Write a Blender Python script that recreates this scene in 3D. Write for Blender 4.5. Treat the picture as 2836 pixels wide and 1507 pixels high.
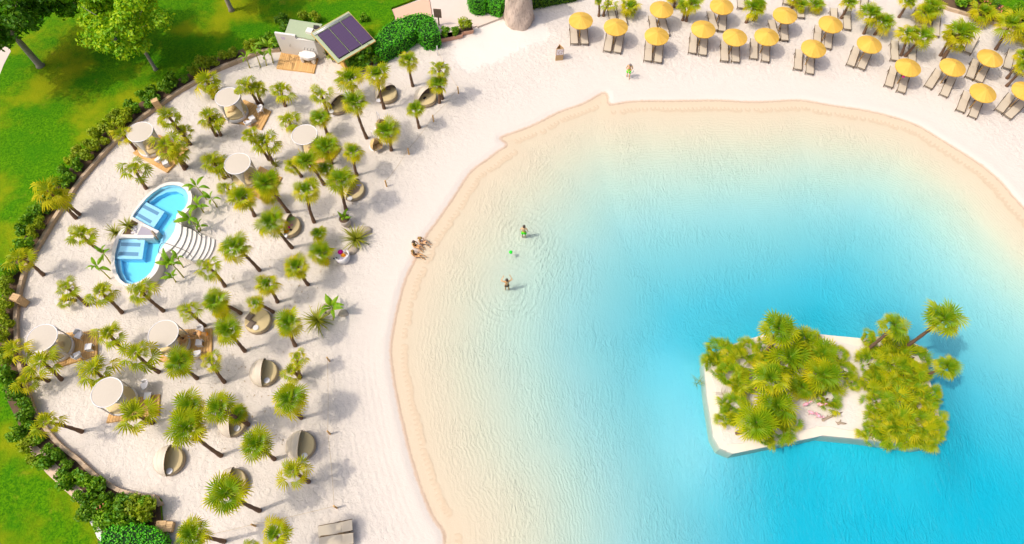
import bpy, math, random
import numpy as np
from math import sin, cos, tan, pi, atan2, hypot, radians, degrees, sqrt
from mathutils import Vector, Matrix, Euler
from mathutils.geometry import tessellate_polygon

for o in list(bpy.data.objects):
    bpy.data.objects.remove(o)
R = random.Random(7)
SC = bpy.context.scene
COL = SC.collection

# ------------------------------------------------------------------ camera
FPX, CAMH = 1890.0, 46.0
TILT = math.atan(987 / 1890.0)
cd = bpy.data.cameras.new('camera'); cam = bpy.data.objects.new('camera', cd); COL.objects.link(cam)
cd.sensor_width = 36.0; cd.lens = 36.0 * FPX / 2836.0; cd.clip_end = 2000; cd.clip_start = 0.5
cam.location = (0, 0, CAMH); cam.rotation_euler = (TILT, 0, 0)
SC.camera = cam

# ------------------------------------------------------------------ sky, sun, exposure
SUN_EL, SHADOW_AZ = radians(56), radians(16)
sx, sy, sz = -cos(SHADOW_AZ) * cos(SUN_EL), -sin(SHADOW_AZ) * cos(SUN_EL), sin(SUN_EL)
W = bpy.data.worlds.new('World'); SC.world = W; W.use_nodes = True
nt = W.node_tree; nt.nodes.clear()
sk = nt.nodes.new('ShaderNodeTexSky'); sk.sky_type = 'NISHITA'; sk.sun_disc = False
sk.sun_elevation = SUN_EL; sk.sun_rotation = atan2(sx, sy); sk.dust_density = 10.0; sk.air_density = 1.0; sk.ozone_density = 4.8
bg = nt.nodes.new('ShaderNodeBackground'); bg.inputs['Strength'].default_value = 0.15
wo = nt.nodes.new('ShaderNodeOutputWorld')
nt.links.new(sk.outputs[0], bg.inputs[0]); nt.links.new(bg.outputs[0], wo.inputs[0])
sl = bpy.data.lights.new('sun', 'SUN'); sl.energy = 2.0; sl.angle = radians(0.55); sl.color = (1.0, 0.90, 0.75)
so = bpy.data.objects.new('sun', sl); COL.objects.link(so)
so.rotation_euler = Vector((-sx, -sy, -sz)).to_track_quat('-Z', 'Y').to_euler(); so.location = (-60, -20, 90)
SC.view_settings.view_transform = 'Standard'; SC.view_settings.look = 'None'
SC.view_settings.gamma = 1.0; SC.view_settings.use_curve_mapping = False
SC.view_settings.exposure = 0.17
SC.cycles.max_bounces = 8; SC.cycles.transparent_max_bounces = 12
SC.cycles.caustics_reflective = False; SC.cycles.caustics_refractive = False
SC.cycles.use_denoising = True

# ------------------------------------------------------------------ survey helpers: photo reading -> place on the ground
CA, SA = cos(TILT), sin(TILT)
ZO = {'A': (0, 0, .37248), 'B': (500, 0, .37248), 'C': (1000, 0, .37248), 'D': (1500, 0, .37248), 'E': (2116, 0, .37248),
      'G': (0, 400, .37248), 'H': (500, 400, .37248), 'I': (0, 800, .25853), 'J': (450, 800, .28482), 'K': (0, 1100, .29731),
      'L': (450, 1100, .29734), 'M': (1900, 780, .39437), 'N': (1050, 550, .2557), 'O': (1000, 200, .36515), 'Q': (1000, 1000, .37037),
      'P': (300, 490, .23375), 'W': (740, 20, .14612), 'T': (1080, 0, .13199), 'U': (1220, 0, .13199), 'V': (400, 870, .1315),
      'X': (880, 560, .1461), 'Y': (1120, 620, .08764), 'Z': (2160, 1080, .10225), 'S': (1380, 600, .16073), 'F': (0, 0, 1.0)}
def px(k, x, y):
    a, b, s = ZO[k]
    return a + x * s, b + y * s
def gp(p, z=0.0):
    u = (p[0] - 1418) / FPX; v = (p[1] - 753.5) / FPX
    d = (u, -v * CA + SA, -v * SA - CA); t = (z - CAMH) / d[2]
    return Vector((d[0] * t, d[1] * t, z))
def at(k, x, y, z=0.0):
    return gp(px(k, x, y), z)
def scale_at(p, z=0.0):
    v = (p[1] - 753.5) / FPX
    return (FPX * CA + v * FPX * SA) / (CAMH - z)
def rise(bp, top, z0=0.0, lo=0.5, hi=9.0):
    b = gp(bp, z0); best = (1e9, lo)
    h = lo
    while h <= hi:
        q = gp(top, z0 + h); d = (q.xy - b.xy).length
        if d < best[0]: best = (d, h)
        h += .05
    return best[1]

# ------------------------------------------------------------------ mesh builder
class MB:
    def __init__(s): s.v = []; s.f = []; s.m = []; s.mi = 0
    def add(s, vs, fs):
        o = len(s.v); s.v += [tuple(v) for v in vs]
        for f in fs: s.f.append(tuple(i + o for i in f)); s.m.append(s.mi)
        return s
    def box(s, c, d, rz=0.0, top=None):
        x, y, z = d[0] / 2, d[1] / 2, d[2] / 2; t = top or (1, 1)
        vs = []
        for dz, k in ((-z, (1, 1)), (z, t)):
            for a, b in ((-x, -y), (x, -y), (x, y), (-x, y)):
                a, b = a * k[0], b * k[1]
                vs.append((c[0] + a * cos(rz) - b * sin(rz), c[1] + a * sin(rz) + b * cos(rz), c[2] + dz))
        return s.add(vs, [(3, 2, 1, 0), (4, 5, 6, 7), (0, 1, 5, 4), (1, 2, 6, 5), (2, 3, 7, 6), (3, 0, 4, 7)])
    def hexa(s, b, t):
        n = len(b)
        fs = [tuple(range(n - 1, -1, -1)), tuple(range(n, 2 * n))] + [(i, (i + 1) % n, n + (i + 1) % n, n + i) for i in range(n)]
        return s.add(list(b) + list(t), fs)
    def tube(s, pts, rad, n=8, caps=True):
        pts = [Vector(p) for p in pts]; rings = []
        if not hasattr(rad, '__len__'): rad = [rad] * len(pts)
        prev = None
        for i, p in enumerate(pts):
            d = (pts[min(i + 1, len(pts) - 1)] - pts[max(i - 1, 0)]).normalized()
            if prev is None:
                a = d.cross(Vector((0, 0, 1)) if abs(d.z) < .95 else Vector((1, 0, 0))).normalized()
            else:
                a = (prev - d * prev.dot(d)).normalized()
            prev = a; b = d.cross(a)
            r = rad[i]; r = r if hasattr(r, '__len__') else (r, r)
            rings.append([p + a * cos(2 * pi * j / n) * r[0] + b * sin(2 * pi * j / n) * r[1] for j in range(n)])
        o = []
        for r in rings: o += r
        fs = []
        for i in range(len(rings) - 1):
            for j in range(n):
                k = (j + 1) % n
                fs.append((i * n + j, i * n + k, (i + 1) * n + k, (i + 1) * n + j))
        if caps:
            fs.append(tuple(range(n - 1, -1, -1))); fs.append(tuple((len(rings) - 1) * n + j for j in range(n)))
        return s.add(o, fs)
    def lathe(s, prof, n=24, c=(0, 0, 0), a0=0.0, a1=2 * pi):
        full = abs(a1 - a0 - 2 * pi) < 1e-6; m = n if full else n + 1
        vs = []
        for r, z in prof:
            for j in range(m):
                a = a0 + (a1 - a0) * j / n
                vs.append((c[0] + r * cos(a), c[1] + r * sin(a), c[2] + z))
        fs = []
        for i in range(len(prof) - 1):
            for j in range(n):
                k = (j + 1) % m
                fs.append((i * m + j, i * m + k, (i + 1) * m + k, (i + 1) * m + j))
        return s.add(vs, fs)
    def prism(s, poly, z0, z1, cap=True, bottom=False):
        poly = [(p[0], p[1]) for p in poly]; n = len(poly)
        area = sum(poly[i][0] * poly[(i + 1) % n][1] - poly[(i + 1) % n][0] * poly[i][1] for i in range(n))
        if area < 0: poly = poly[::-1]
        vs = [(x, y, z0) for x, y in poly] + [(x, y, z1) for x, y in poly]
        fs = [(i, (i + 1) % n, n + (i + 1) % n, n + i) for i in range(n)] if z0 != z1 else []
        if cap:
            for t in tessellate_polygon([[Vector((x, y, 0)) for x, y in poly]]):
                a, b, c = t
                cr = (poly[b][0] - poly[a][0]) * (poly[c][1] - poly[a][1]) - (poly[c][0] - poly[a][0]) * (poly[b][1] - poly[a][1])
                if cr < 0: a, c = c, a
                fs.append((n + a, n + b, n + c))
                if bottom: fs.append((c, b, a))
        return s.add(vs, fs)
    def build(s, name, mats, parent=None, smooth=False, loc=None, link=True):
        me = bpy.data.meshes.new(name); me.from_pydata(s.v, [], s.f)
        mats = mats if isinstance(mats, (list, tuple)) else [mats]
        for m in mats: me.materials.append(m)
        if len(mats) > 1: me.polygons.foreach_set('material_index', s.m)
        if smooth: me.polygons.foreach_set('use_smooth', [True] * len(me.polygons))
        me.update()
        if not link: return me
        return put(me, name, parent, loc)
def put(me, name, parent=None, loc=None, rot=None, sc=None):
    o = bpy.data.objects.new(name, me); COL.objects.link(o)
    if parent is not None: o.parent = parent
    if loc is not None: o.location = loc
    if rot is not None: o.rotation_euler = rot
    if sc is not None: o.scale = sc if hasattr(sc, '__len__') else (sc, sc, sc)
    return o
def tag(o, label, cat, group=None):
    o['label'] = label; o['category'] = cat
    if group: o['group'] = group
    return o
def thing(name, label, cat, loc, rz=0.0, group=None):
    o = put(None, name, None, loc, (0, 0, rz)); o.empty_display_size = .2
    return tag(o, label, cat, group)
def kind(o, k): o['kind'] = k; return o
def copy_tree(o, parent=None):
    c = o.copy(); COL.objects.link(c); c.parent = parent
    for ch in KIDS(o): copy_tree(ch, c)
    return c
def KIDS(o): return [x for x in CHILD.get(o.name, [])]
CHILD = {}
def index_children():
    CHILD.clear()
    for o in COL.objects:
        if o.parent: CHILD.setdefault(o.parent.name, []).append(o)

# ------------------------------------------------------------------ materials
def new_mat(name):
    m = bpy.data.materials.new(name); m.use_nodes = True; m.node_tree.nodes.clear(); return m, m.node_tree
def N(t, k, **kw):
    n = t.nodes.new(k)
    for a, b in kw.items():
        if a in n.inputs.keys() if isinstance(a, str) and a[0].isupper() else False: n.inputs[a].default_value = b
        else: setattr(n, a, b)
    return n
def L(t, a, b): t.links.new(a, b)
def math_(t, op, a, b=None, c=None, clamp=False):
    n = t.nodes.new('ShaderNodeMath'); n.operation = op; n.use_clamp = clamp
    for i, x in enumerate((a, b, c)):
        if x is None: continue
        if isinstance(x, (int, float)): n.inputs[i].default_value = x
        else: t.links.new(x, n.inputs[i])
    return n.outputs[0]
def mixc(t, fac, a, b):
    n = t.nodes.new('ShaderNodeMix'); n.data_type = 'RGBA'
    for s, x in ((n.inputs[0], fac), (n.inputs[6], a), (n.inputs[7], b)):
        if isinstance(x, (int, float)): s.default_value = x
        elif isinstance(x, tuple): s.default_value = (*x[:3], 1)
        else: t.links.new(x, s)
    return n.outputs[2]
def ramp(t, fac, stops, interp='LINEAR'):
    n = t.nodes.new('ShaderNodeValToRGB'); cr = n.color_ramp; cr.interpolation = interp
    while len(cr.elements) < len(stops): cr.elements.new(.5)
    for e, (p, c) in zip(cr.elements, stops):
        e.position = p; e.color = (*c, 1) if len(c) == 3 else c
    t.links.new(fac, n.inputs[0]); return n.outputs[0]
def smooth(t, x, a, b):
    n = t.nodes.new('ShaderNodeMapRange'); n.interpolation_type = 'SMOOTHSTEP'
    n.inputs[1].default_value = a; n.inputs[2].default_value = b
    t.links.new(x, n.inputs[0]); return n.outputs[0]
def noise(t, vec, scale, detail=3, rough=.5, dist=0.0):
    n = t.nodes.new('ShaderNodeTexNoise'); n.inputs['Scale'].default_value = scale; n.inputs['Detail'].default_value = detail
    n.inputs['Roughness'].default_value = rough; n.inputs['Distortion'].default_value = dist
    if vec is not None: t.links.new(vec, n.inputs['Vector'])
    return n.outputs[0]
def bump(t, h, strength=.4, dist=.05):
    n = t.nodes.new('ShaderNodeBump'); n.inputs['Strength'].default_value = strength; n.inputs['Distance'].default_value = dist
    t.links.new(h, n.inputs['Height']); return n.outputs[0]
def bsdf(t, col, rough=.8, normal=None, metal=0.0, spec=.3):
    n = t.nodes.new('ShaderNodeBsdfPrincipled'); n.inputs['Roughness'].default_value = rough; n.inputs['Metallic'].default_value = metal
    n.inputs['Specular IOR Level'].default_value = spec
    if isinstance(col, tuple): n.inputs['Base Color'].default_value = (*col[:3], 1)
    else: t.links.new(col, n.inputs['Base Color'])
    if normal is not None: t.links.new(normal, n.inputs['Normal'])
    return n.outputs[0]
def out(t, s, vol=None):
    o = t.nodes.new('ShaderNodeOutputMaterial')
    if s is not None: t.links.new(s, o.inputs['Surface'])
    if vol is not None: t.links.new(vol, o.inputs['Volume'])
def coords(t, which='Object'):
    return t.nodes.new('ShaderNodeTexCoord').outputs[which]
def geo_pos(t): return t.nodes.new('ShaderNodeNewGeometry').outputs['Position']
def attr(t, name):
    n = t.nodes.new('ShaderNodeAttribute'); n.attribute_name = name; return n.outputs['Fac']
def rnd(t): return t.nodes.new('ShaderNodeObjectInfo').outputs['Random']
def simple(name, col, rough=.7, var=.12, scale=6.0, metal=0.0, bmp=.15, spec=.3, rv=.0):
    m, t = new_mat(name); c = coords(t)
    n = noise(t, c, scale, 4, .6)
    a = tuple(min(1, x * (1 - var)) for x in col); b = tuple(min(1, x * (1 + var)) for x in col)
    k = mixc(t, n, a, b)
    if rv:
        k = mixc(t, math_(t, 'MULTIPLY', rnd(t), rv), k, tuple(x * .55 for x in col))
    out(t, bsdf(t, k, rough, bump(t, n, bmp, .02) if bmp else None, metal, spec)); return m
def wood(name, col, dark, scale=(2, 18, 18)):
    m, t = new_mat(name); c = coords(t)
    mp = N(t, 'ShaderNodeMapping'); mp.inputs['Scale'].default_value = scale; L(t, c, mp.inputs[0])
    n = noise(t, mp.outputs[0], 1.0, 5, .6, .6)
    k = mixc(t, n, dark, col)
    k = mixc(t, math_(t, 'MULTIPLY', rnd(t), .45), k, tuple(min(1, x * 1.35) for x in col))
    out(t, bsdf(t, k, .7, bump(t, n, .3, .01))); return m
def leafmat(name, base, tipc, dark, trans=.35, spec=.35):
    m, t = new_mat(name)
    k = mixc(t, attr(t, 'tip'), base, tipc)
    r = rnd(t); k = mixc(t, math_(t, 'MULTIPLY', r, .55), k, dark)
    n = noise(t, coords(t), 3.0, 2); k = mixc(t, math_(t, 'MULTIPLY', n, .25), k, tipc)
    p = bsdf(t, k, .55, None, 0, spec)
    tr = N(t, 'ShaderNodeBsdfTranslucent'); L(t, k, tr.inputs[0])
    mx = N(t, 'ShaderNodeMixShader'); mx.inputs[0].default_value = trans
    L(t, p, mx.inputs[1]); L(t, tr.outputs[0], mx.inputs[2]); out(t, mx.outputs[0]); return m

M = {}
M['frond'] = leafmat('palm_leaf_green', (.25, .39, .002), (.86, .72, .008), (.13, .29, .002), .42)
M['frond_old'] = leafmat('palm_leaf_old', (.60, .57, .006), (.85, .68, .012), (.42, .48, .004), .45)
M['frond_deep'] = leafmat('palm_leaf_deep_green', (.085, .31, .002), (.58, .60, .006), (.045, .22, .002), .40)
M['trunk'] = simple('palm_bark', (.17, .10, .062), .95, .45, 9, bmp=.9)
M['bark'] = simple('grey_bark', (.36, .29, .24), .95, .35, 5, bmp=.8)
M['leaf'] = leafmat('shrub_leaf', (.06, .25, .003), (.32, .52, .004), (.014, .09, .002), .3)
M['leaf_y'] = leafmat('shrub_leaf_yellowish', (.20, .34, .003), (.52, .54, .006), (.08, .20, .003), .35)
M['leaf_tree'] = leafmat('tree_leaf', (.12, .40, .003), (.62, .74, .005), (.03, .18, .002), .4)
M['leaf_tree_dark'] = leafmat('tree_leaf_dark', (.05, .24, .003), (.26, .46, .004), (.012, .09, .002), .35)
M['leaf_hedge'] = leafmat('hedge_leaf', (.03, .40, .006), (.20, .66, .008), (.015, .20, .003), .3)
M['banana'] = leafmat('banana_leaf', (.09, .36, .008), (.36, .46, .012), (.06, .26, .004), .4)
M['yucca'] = leafmat('strap_leaf', (.20, .27, .012), (.46, .42, .03), (.10, .17, .006), .35)
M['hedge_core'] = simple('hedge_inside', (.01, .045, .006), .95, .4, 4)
M['soil'] = simple('bed_soil', (.12, .075, .045), 1.0, .5, 3, bmp=.8)
M['mulch'] = simple('pale_mulch', (.62, .46, .34), 1.0, .3, 5, bmp=.8)
M['white'] = simple('white_render', (.70, .665, .62), .7, .05, 3, bmp=.1)
M['white_plastic'] = simple('white_plastic', (.68, .66, .67), .35, .03, 3, bmp=0)
M['white_metal'] = simple('white_metal', (.74, .72, .73), .4, .03, 3, bmp=0)
M['canopy'] = simple('cream_canvas', (.53, .47, .39), .85, .05, 8, bmp=.1)
M['curtain'] = simple('white_curtain', (.62, .58, .54), .9, .08, 7, bmp=.2)
M['mattress'] = simple('khaki_mattress', (.63, .50, .27), .9, .06, 10, bmp=.15)
M['wicker'] = simple('taupe_wicker', (.40, .31, .21), .85, .3, 40, bmp=.5)
M['hood'] = simple('sand_canvas_hood', (.62, .54, .44), .85, .06, 8, bmp=.12)
M['sling'] = simple('taupe_sling', (.52, .45, .35), .85, .05, 12, bmp=.12)
M['bronze'] = simple('bronze_frame', (.12, .075, .035), .45, .15, 5, metal=.4, bmp=0)
M['dark_cushion'] = simple('brown_cushion', (.20, .15, .115), .9, .12, 10)
M['straw'] = None
M['pole'] = wood('parasol_pole_wood', (.55, .33, .09), (.36, .19, .05), (6, 6, 1.5))
M['deck'] = wood('deck_wood', (.68, .42, .17), (.46, .25, .085))
M['post'] = wood('post_wood', (.70, .44, .17), (.5, .28, .09), (8, 8, 2))
M['board'] = wood('wall_board', (.52, .39, .27), (.34, .24, .15))
M['box_wood'] = wood('box_wood', (.62, .42, .22), (.42, .26, .12), (3, 14, 14))
M['rope'] = simple('rope', (.48, .36, .2), .95, .2, 30)
M['rock'] = None
M['boulder'] = simple('boulder_stone', (.48, .40, .31), .95, .35, 4, bmp=.9)
M['green_roof'] = simple('sage_felt_roof', (.36, .42, .27), .95, .1, 5, bmp=.2)
M['panel'] = simple('solar_glass', (.085, .05, .11), .25, .15, 12, bmp=0, spec=.5)
M['panel_frame'] = simple('panel_frame', (.05, .035, .05), .4, .1, 4, metal=.6, bmp=0)
M['pipe'] = simple('pipe_metal', (.66, .62, .66), .35, .05, 4, metal=.7, bmp=0)
M['fascia'] = simple('timber_fascia', (.62, .38, .10), .7, .1, 5)
M['tile_blue'] = simple('blue_tiles', (.16, .32, .52), .3, .2, 20, bmp=.05)
M['pool_shell'] = simple('pool_plaster', (.40, .72, .98), .6, .04, 8, bmp=.05)
M['dark_metal'] = simple('dark_metal', (.10, .085, .075), .4, .1, 5, metal=.7, bmp=0)
M['stone_pebble'] = simple('white_pebble', (.70, .66, .70), .8, .12, 6)
M['driftwood'] = simple('driftwood', (.36, .28, .20), .95, .35, 8, bmp=.6)
M['rattan'] = simple('rattan', (.60, .42, .19), .8, .3, 30, bmp=.6)
M['tan_cushion'] = simple('tan_cushion', (.72, .52, .27), .9, .08, 9)
M['terracotta'] = simple('terracotta', (.66, .36, .24), .85, .1, 6)
M['pot'] = simple('grey_pot', (.50, .43, .38), .8, .08, 5)
M['skin'] = simple('skin', (.68, .42, .23), .55, .06, 9, bmp=0)
M['skin_tan'] = simple('skin_tanned', (.64, .36, .16), .5, .06, 9, bmp=0)
M['hair'] = simple('dark_hair', (.07, .045, .03), .6, .2, 20)
M['hair_brown'] = simple('brown_hair', (.27, .16, .045), .6, .2, 20)
M['hair_grey'] = simple('grey_hair', (.20, .16, .15), .7, .2, 20)
M['eye'] = simple('eye', (.03, .02, .02), .3, 0, 5, bmp=0)
M['lip'] = simple('lip', (.45, .16, .12), .5, 0, 5, bmp=0)
M['neon_green'] = simple('bright_green_cloth', (.05, .80, .005), .7, .05, 9, bmp=.1)
M['neon_yellow'] = simple('yellow_waistband', (.75, .70, .01), .7, .05, 9, bmp=0)
M['ball'] = simple('bright_green_ball', (.01, .78, .02), .35, .03, 3, bmp=0)
M['black'] = simple('black_cloth', (.03, .022, .025), .75, .1, 8, bmp=.1)
M['bikini_green'] = simple('green_bikini', (.10, .50, .02), .7, .05, 8, bmp=0)
M['magenta'] = simple('magenta_cloth', (.80, .01, .33), .7, .06, 8)
M['orange'] = simple('orange_cloth', (.85, .30, .01), .7, .1, 8)
M['pinkish'] = simple('faded_pink_cloth', (.72, .30, .32), .8, .08, 8)
M['lilac'] = simple('lilac_cloth', (.58, .48, .66), .8, .06, 8)
M['lime'] = simple('lime_cloth', (.45, .66, .16), .8, .1, 8)
M['flamingo'] = simple('flamingo_pink', (.82, .38, .46), .6, .08, 8, bmp=0)
M['sign_panel'] = None
M['salmon'] = simple('salmon_paving', (.66, .41, .29), .9, .05, 2, bmp=.15)
M['paving'] = simple('pale_paving', (.62, .52, .45), .9, .05, 2, bmp=.15)
M['kerb'] = simple('kerb_stone', (.62, .52, .44), .9, .08, 4, bmp=.2)
M['white_ground'] = simple('white_packed_sand', (.70, .665, .635), .95, .03, 1.2, bmp=.25)
M['blossom'] = simple('orange_pink_blossom', (.75, .25, .14), .8, .2, 8)
M['isl_kerb'] = simple('island_concrete', (.70, .63, .52), .9, .08, 2, bmp=.3)
M['mag_small'] = M['magenta']

def straw():
    m, t = new_mat('straw_thatch'); c = coords(t); s = N(t, 'ShaderNodeSeparateXYZ'); L(t, c, s.inputs[0])
    ang = math_(t, 'ARCTAN2', s.outputs[1], s.outputs[0])
    rad = math_(t, 'SQRT', math_(t, 'ADD', math_(t, 'MULTIPLY', s.outputs[0], s.outputs[0]), math_(t, 'MULTIPLY', s.outputs[1], s.outputs[1])))
    cb = N(t, 'ShaderNodeCombineXYZ'); L(t, math_(t, 'MULTIPLY', ang, 9.0), cb.inputs[0]); L(t, math_(t, 'MULTIPLY', rad, 1.6), cb.inputs[1])
    fib = noise(t, cb.outputs[0], 3.0, 4, .6)
    sec = noise(t, math_combine(t, math_(t, 'FLOOR', math_(t, 'MULTIPLY', ang, 16 / (2 * pi))), rnd(t)), 3.1, 0)
    k = mixc(t, fib, (.50, .29, .045), (.78, .48, .085))
    k = mixc(t, math_(t, 'MULTIPLY', smooth(t, sec, .3, .7), .35), k, (.82, .54, .13))
    k = mixc(t, math_(t, 'MULTIPLY', noise(t, c, 2.2, 3), .3), k, (.60, .34, .03))
    out(t, bsdf(t, k, .9, bump(t, fib, .55, .03))); return m
def math_combine(t, x, y, z=None):
    cb = N(t, 'ShaderNodeCombineXYZ')
    L(t, x, cb.inputs[0]); L(t, y, cb.inputs[1])
    if z is not None: L(t, z, cb.inputs[2])
    return cb.outputs[0]
M['straw'] = straw()
def rockmat():
    m, t = new_mat('rendered_rock'); c = coords(t)
    mp = N(t, 'ShaderNodeMapping'); mp.inputs['Scale'].default_value = (1.6, 1.6, .45); L(t, c, mp.inputs[0])
    n = noise(t, mp.outputs[0], 2.2, 6, .65, 1.2); n2 = noise(t, mp.outputs[0], 7.0, 4, .6, .8)
    k = ramp(t, n, [(.3, (.34, .25, .20)), (.45, (.56, .44, .36)), (.7, (.66, .54, .45))])
    h = math_(t, 'ADD', n, math_(t, 'MULTIPLY', n2, .4))
    out(t, bsdf(t, k, .95, bump(t, h, .9, .12))); return m
M['rock'] = rockmat()
def signmat():
    m, t = new_mat('printed_sign_panel'); c = coords(t)
    n = noise(t, c, 9.0, 2, .5)
    k = ramp(t, n, [(.40, (.55, .42, .40)), (.47, (.80, .74, .74)), (.56, (.82, .77, .78)), (.63, (.62, .38, .34))], 'CONSTANT')
    out(t, bsdf(t, k, .6)); return m
M['sign_panel'] = signmat()

# ------------------------------------------------------------------ shore line and terrain
SHORE_PX = [(1231, 1507), (1196, 1426), (1163, 1341), (1137, 1259), (1115, 1167), (1100, 1096), (1087, 1022), (1083, 960), (1092, 900), (1105, 839),
            (1124, 772), (1150, 719), (1178, 657), (1208, 616), (1256, 547), (1303, 477), (1350, 441), (1380, 418), (1401, 405), (1404, 396), (1387, 380), (1431, 364),
            (1486, 342), (1548, 310), (1621, 284), (1668, 257), (1681, 262), (1684, 282), (1693, 289), (1730, 283), (1783, 279), (1872, 279), (1984, 277), (2077, 282),
            (2140, 280), (2217, 277), (2302, 291), (2377, 302), (2451, 317), (2537, 345), (2600, 382), (2675, 428), (2731, 466), (2779, 510), (2836, 575)]
SHORE = [gp(p).xy for p in SHORE_PX]
SHORE += [Vector(q) for q in ((44, 24.5), (52, 21), (60, 13), (63, 0), (60, -16), (46, -28), (24, -32), (6, -26), (-2.5, -15), (-5.5, -6), (-6.4, 1))]
def catmull(pts, n=6, closed=True):
    res = []; m = len(pts)
    for i in range(m if closed else m - 1):
        p0, p1, p2, p3 = (pts[(i + k) % m] if closed else pts[min(max(i + k, 0), m - 1)] for k in (-1, 0, 1, 2))
        for j in range(n):
            t = j / n
            res.append(.5 * ((2 * p1) + (p2 - p0) * t + (2 * p0 - 5 * p1 + 4 * p2 - p3) * t * t + (3 * p1 - p0 - 3 * p2 + p3) * t ** 3))
    if not closed: res.append(pts[-1])
    return res
SHORE_S = catmull(SHORE, 4)
SP = np.array([(p.x, p.y) for p in SHORE_S])
def shore_dist(X, Y):
    a = SP; b = np.roll(SP, -1, axis=0)
    best = np.full(X.shape, 1e9); inside = np.zeros(X.shape, bool)
    for (x0, y0), (x1, y1) in zip(a, b):
        dx, dy = x1 - x0, y1 - y0; l2 = dx * dx + dy * dy + 1e-12
        t = np.clip(((X - x0) * dx + (Y - y0) * dy) / l2, 0, 1)
        best = np.minimum(best, (X - x0 - t * dx) ** 2 + (Y - y0 - t * dy) ** 2)
        c = ((y0 > Y) != (y1 > Y)) & (X < (x1 - x0) * (Y - y0) / (y1 - y0 + 1e-15) + x0)
        inside ^= c
    d = np.sqrt(best); return np.where(inside, d, -d)
WZ = -0.06
IZ = .20
ISL = [(128, 560), (150, 800), (195, 1085), (240, 1170), (330, 1208), (540, 1165), (870, 1100), (960, 1080), (1250, 1108), (1560, 1150), (1650, 1165), (1740, 1150), (1790, 1000), (1750, 800), (1690, 640), (1700, 480), (1560, 410), (1350, 385), (1230, 398), (1020, 378), (880, 362), (780, 350), (560, 370), (380, 420), (200, 500)]
isl = [at('M', x, y, IZ).xy for x, y in ISL]
ISLA = np.array([(p.x, p.y) for p in isl])
def poly_sd(P_, X, Y):
    b = np.roll(P_, -1, axis=0); best = np.full(X.shape, 1e9); ins = np.zeros(X.shape, bool)
    for (x0, y0), (x1, y1) in zip(P_, b):
        dx, dy = x1 - x0, y1 - y0
        t = np.clip(((X - x0) * dx + (Y - y0) * dy) / (dx * dx + dy * dy), 0, 1)
        best = np.minimum(best, (X - x0 - t * dx) ** 2 + (Y - y0 - t * dy) ** 2)
        ins ^= ((y0 > Y) != (y1 > Y)) & (X < (x1 - x0) * (Y - y0) / (y1 - y0 + 1e-15) + x0)
    return np.where(ins, -1, 1) * np.sqrt(best)
def bed_z(d):
    di = np.maximum(d, 0); do = np.maximum(-d, 0)
    zi = WZ - 0.012 - 0.045 * (1 - np.exp(-di / 1.2)) - 2.35 * (1 - np.exp(-(di / 13.5) ** 1.7))
    t = np.clip(do / .55, 0, 1)
    zo = WZ - 0.012 + (0.072 + .02 * np.exp(-((do - .5) / .35) ** 2)) * (t * t * (3 - 2 * t))
    return np.where(d > 0, zi, zo)
def axis(lo, hi, st, far):
    a = np.arange(lo, hi + 1e-6, st)
    ext = np.array([5, 15, 40, 100, 250, 600.])
    return np.concatenate([(lo - ext[::-1]), a, hi + ext]) if far else a
xs = axis(-50, 52, .25, True); ys = axis(-6, 58, .25, True)
GX, GY = np.meshgrid(xs, ys, indexing='ij')
DD = shore_dist(GX, GY)
def deepen(d, X, Y):
    k = np.clip((X - 2) / 28, 0, 1) * np.clip((40 - Y) / 18, 0, 1)
    return np.where(d > 0, d * (1 + .85 * k * np.clip(d / 4, 0, 1)), d)
DD = deepen(DD, GX, GY)
rs = np.random.RandomState(3)
def vnoise(X, Y, s, seed):
    r = np.random.RandomState(seed); T = r.rand(64, 64)
    x = X / s; y = Y / s; xi = np.floor(x).astype(int); yi = np.floor(y).astype(int); fx = x - xi; fy = y - yi
    fx = fx * fx * (3 - 2 * fx); fy = fy * fy * (3 - 2 * fy)
    g = lambda i, j: T[(xi + i) % 64, (yi + j) % 64]
    return (g(0, 0) * (1 - fx) + g(1, 0) * fx) * (1 - fy) + (g(0, 1) * (1 - fx) + g(1, 1) * fx) * fy
near = (np.abs(GX) < 60) & (GY > -10) & (GY < 62)
ISM = -1.25 - .22 * np.maximum(poly_sd(ISLA, GX, GY), 0) ** 1.5
GZ = np.where(DD > 4, .45 * np.logaddexp(bed_z(DD) / .45, np.maximum(ISM, -12) / .45), bed_z(DD)) + np.where(near & (DD < -1.2), (vnoise(GX, GY, 1.1, 1) - .5) * .05 + (vnoise(GX, GY, 3.2, 2) - .5) * .06, 0) * np.clip((-DD - 1.2) / 3, 0, 1)
nx, ny = GX.shape
gm = bpy.data.meshes.new('sand_ground')
V = np.stack([GX, GY, GZ], -1).reshape(-1, 3)
I = np.arange(nx * ny).reshape(nx, ny)
F = np.stack([I[:-1, :-1], I[1:, :-1], I[1:, 1:], I[:-1, 1:]], -1).reshape(-1, 4)
gm.vertices.add(len(V)); gm.vertices.foreach_set('co', V.ravel())
gm.loops.add(F.size); gm.loops.foreach_set('vertex_index', F.ravel())
gm.polygons.add(len(F)); gm.polygons.foreach_set('loop_start', np.arange(0, F.size, 4)); gm.polygons.foreach_set('loop_total', np.full(len(F), 4))
gm.polygons.foreach_set('use_smooth', np.ones(len(F), bool))
at_d = gm.attributes.new('shore', 'FLOAT', 'POINT'); at_d.data.foreach_set('value', DD.ravel().astype(np.float32))
gm.update(calc_edges=True); gm.validate()
SW1 = at('S', 440, 290, WZ); SW2 = at('S', 150, 1190, WZ); BALL = at('S', 215, 615, 0)
RINGS = [(SW1.x, SW1.y, 4.5), (SW2.x, SW2.y, 5.0), (BALL.x, BALL.y, 2.2)]
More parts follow.
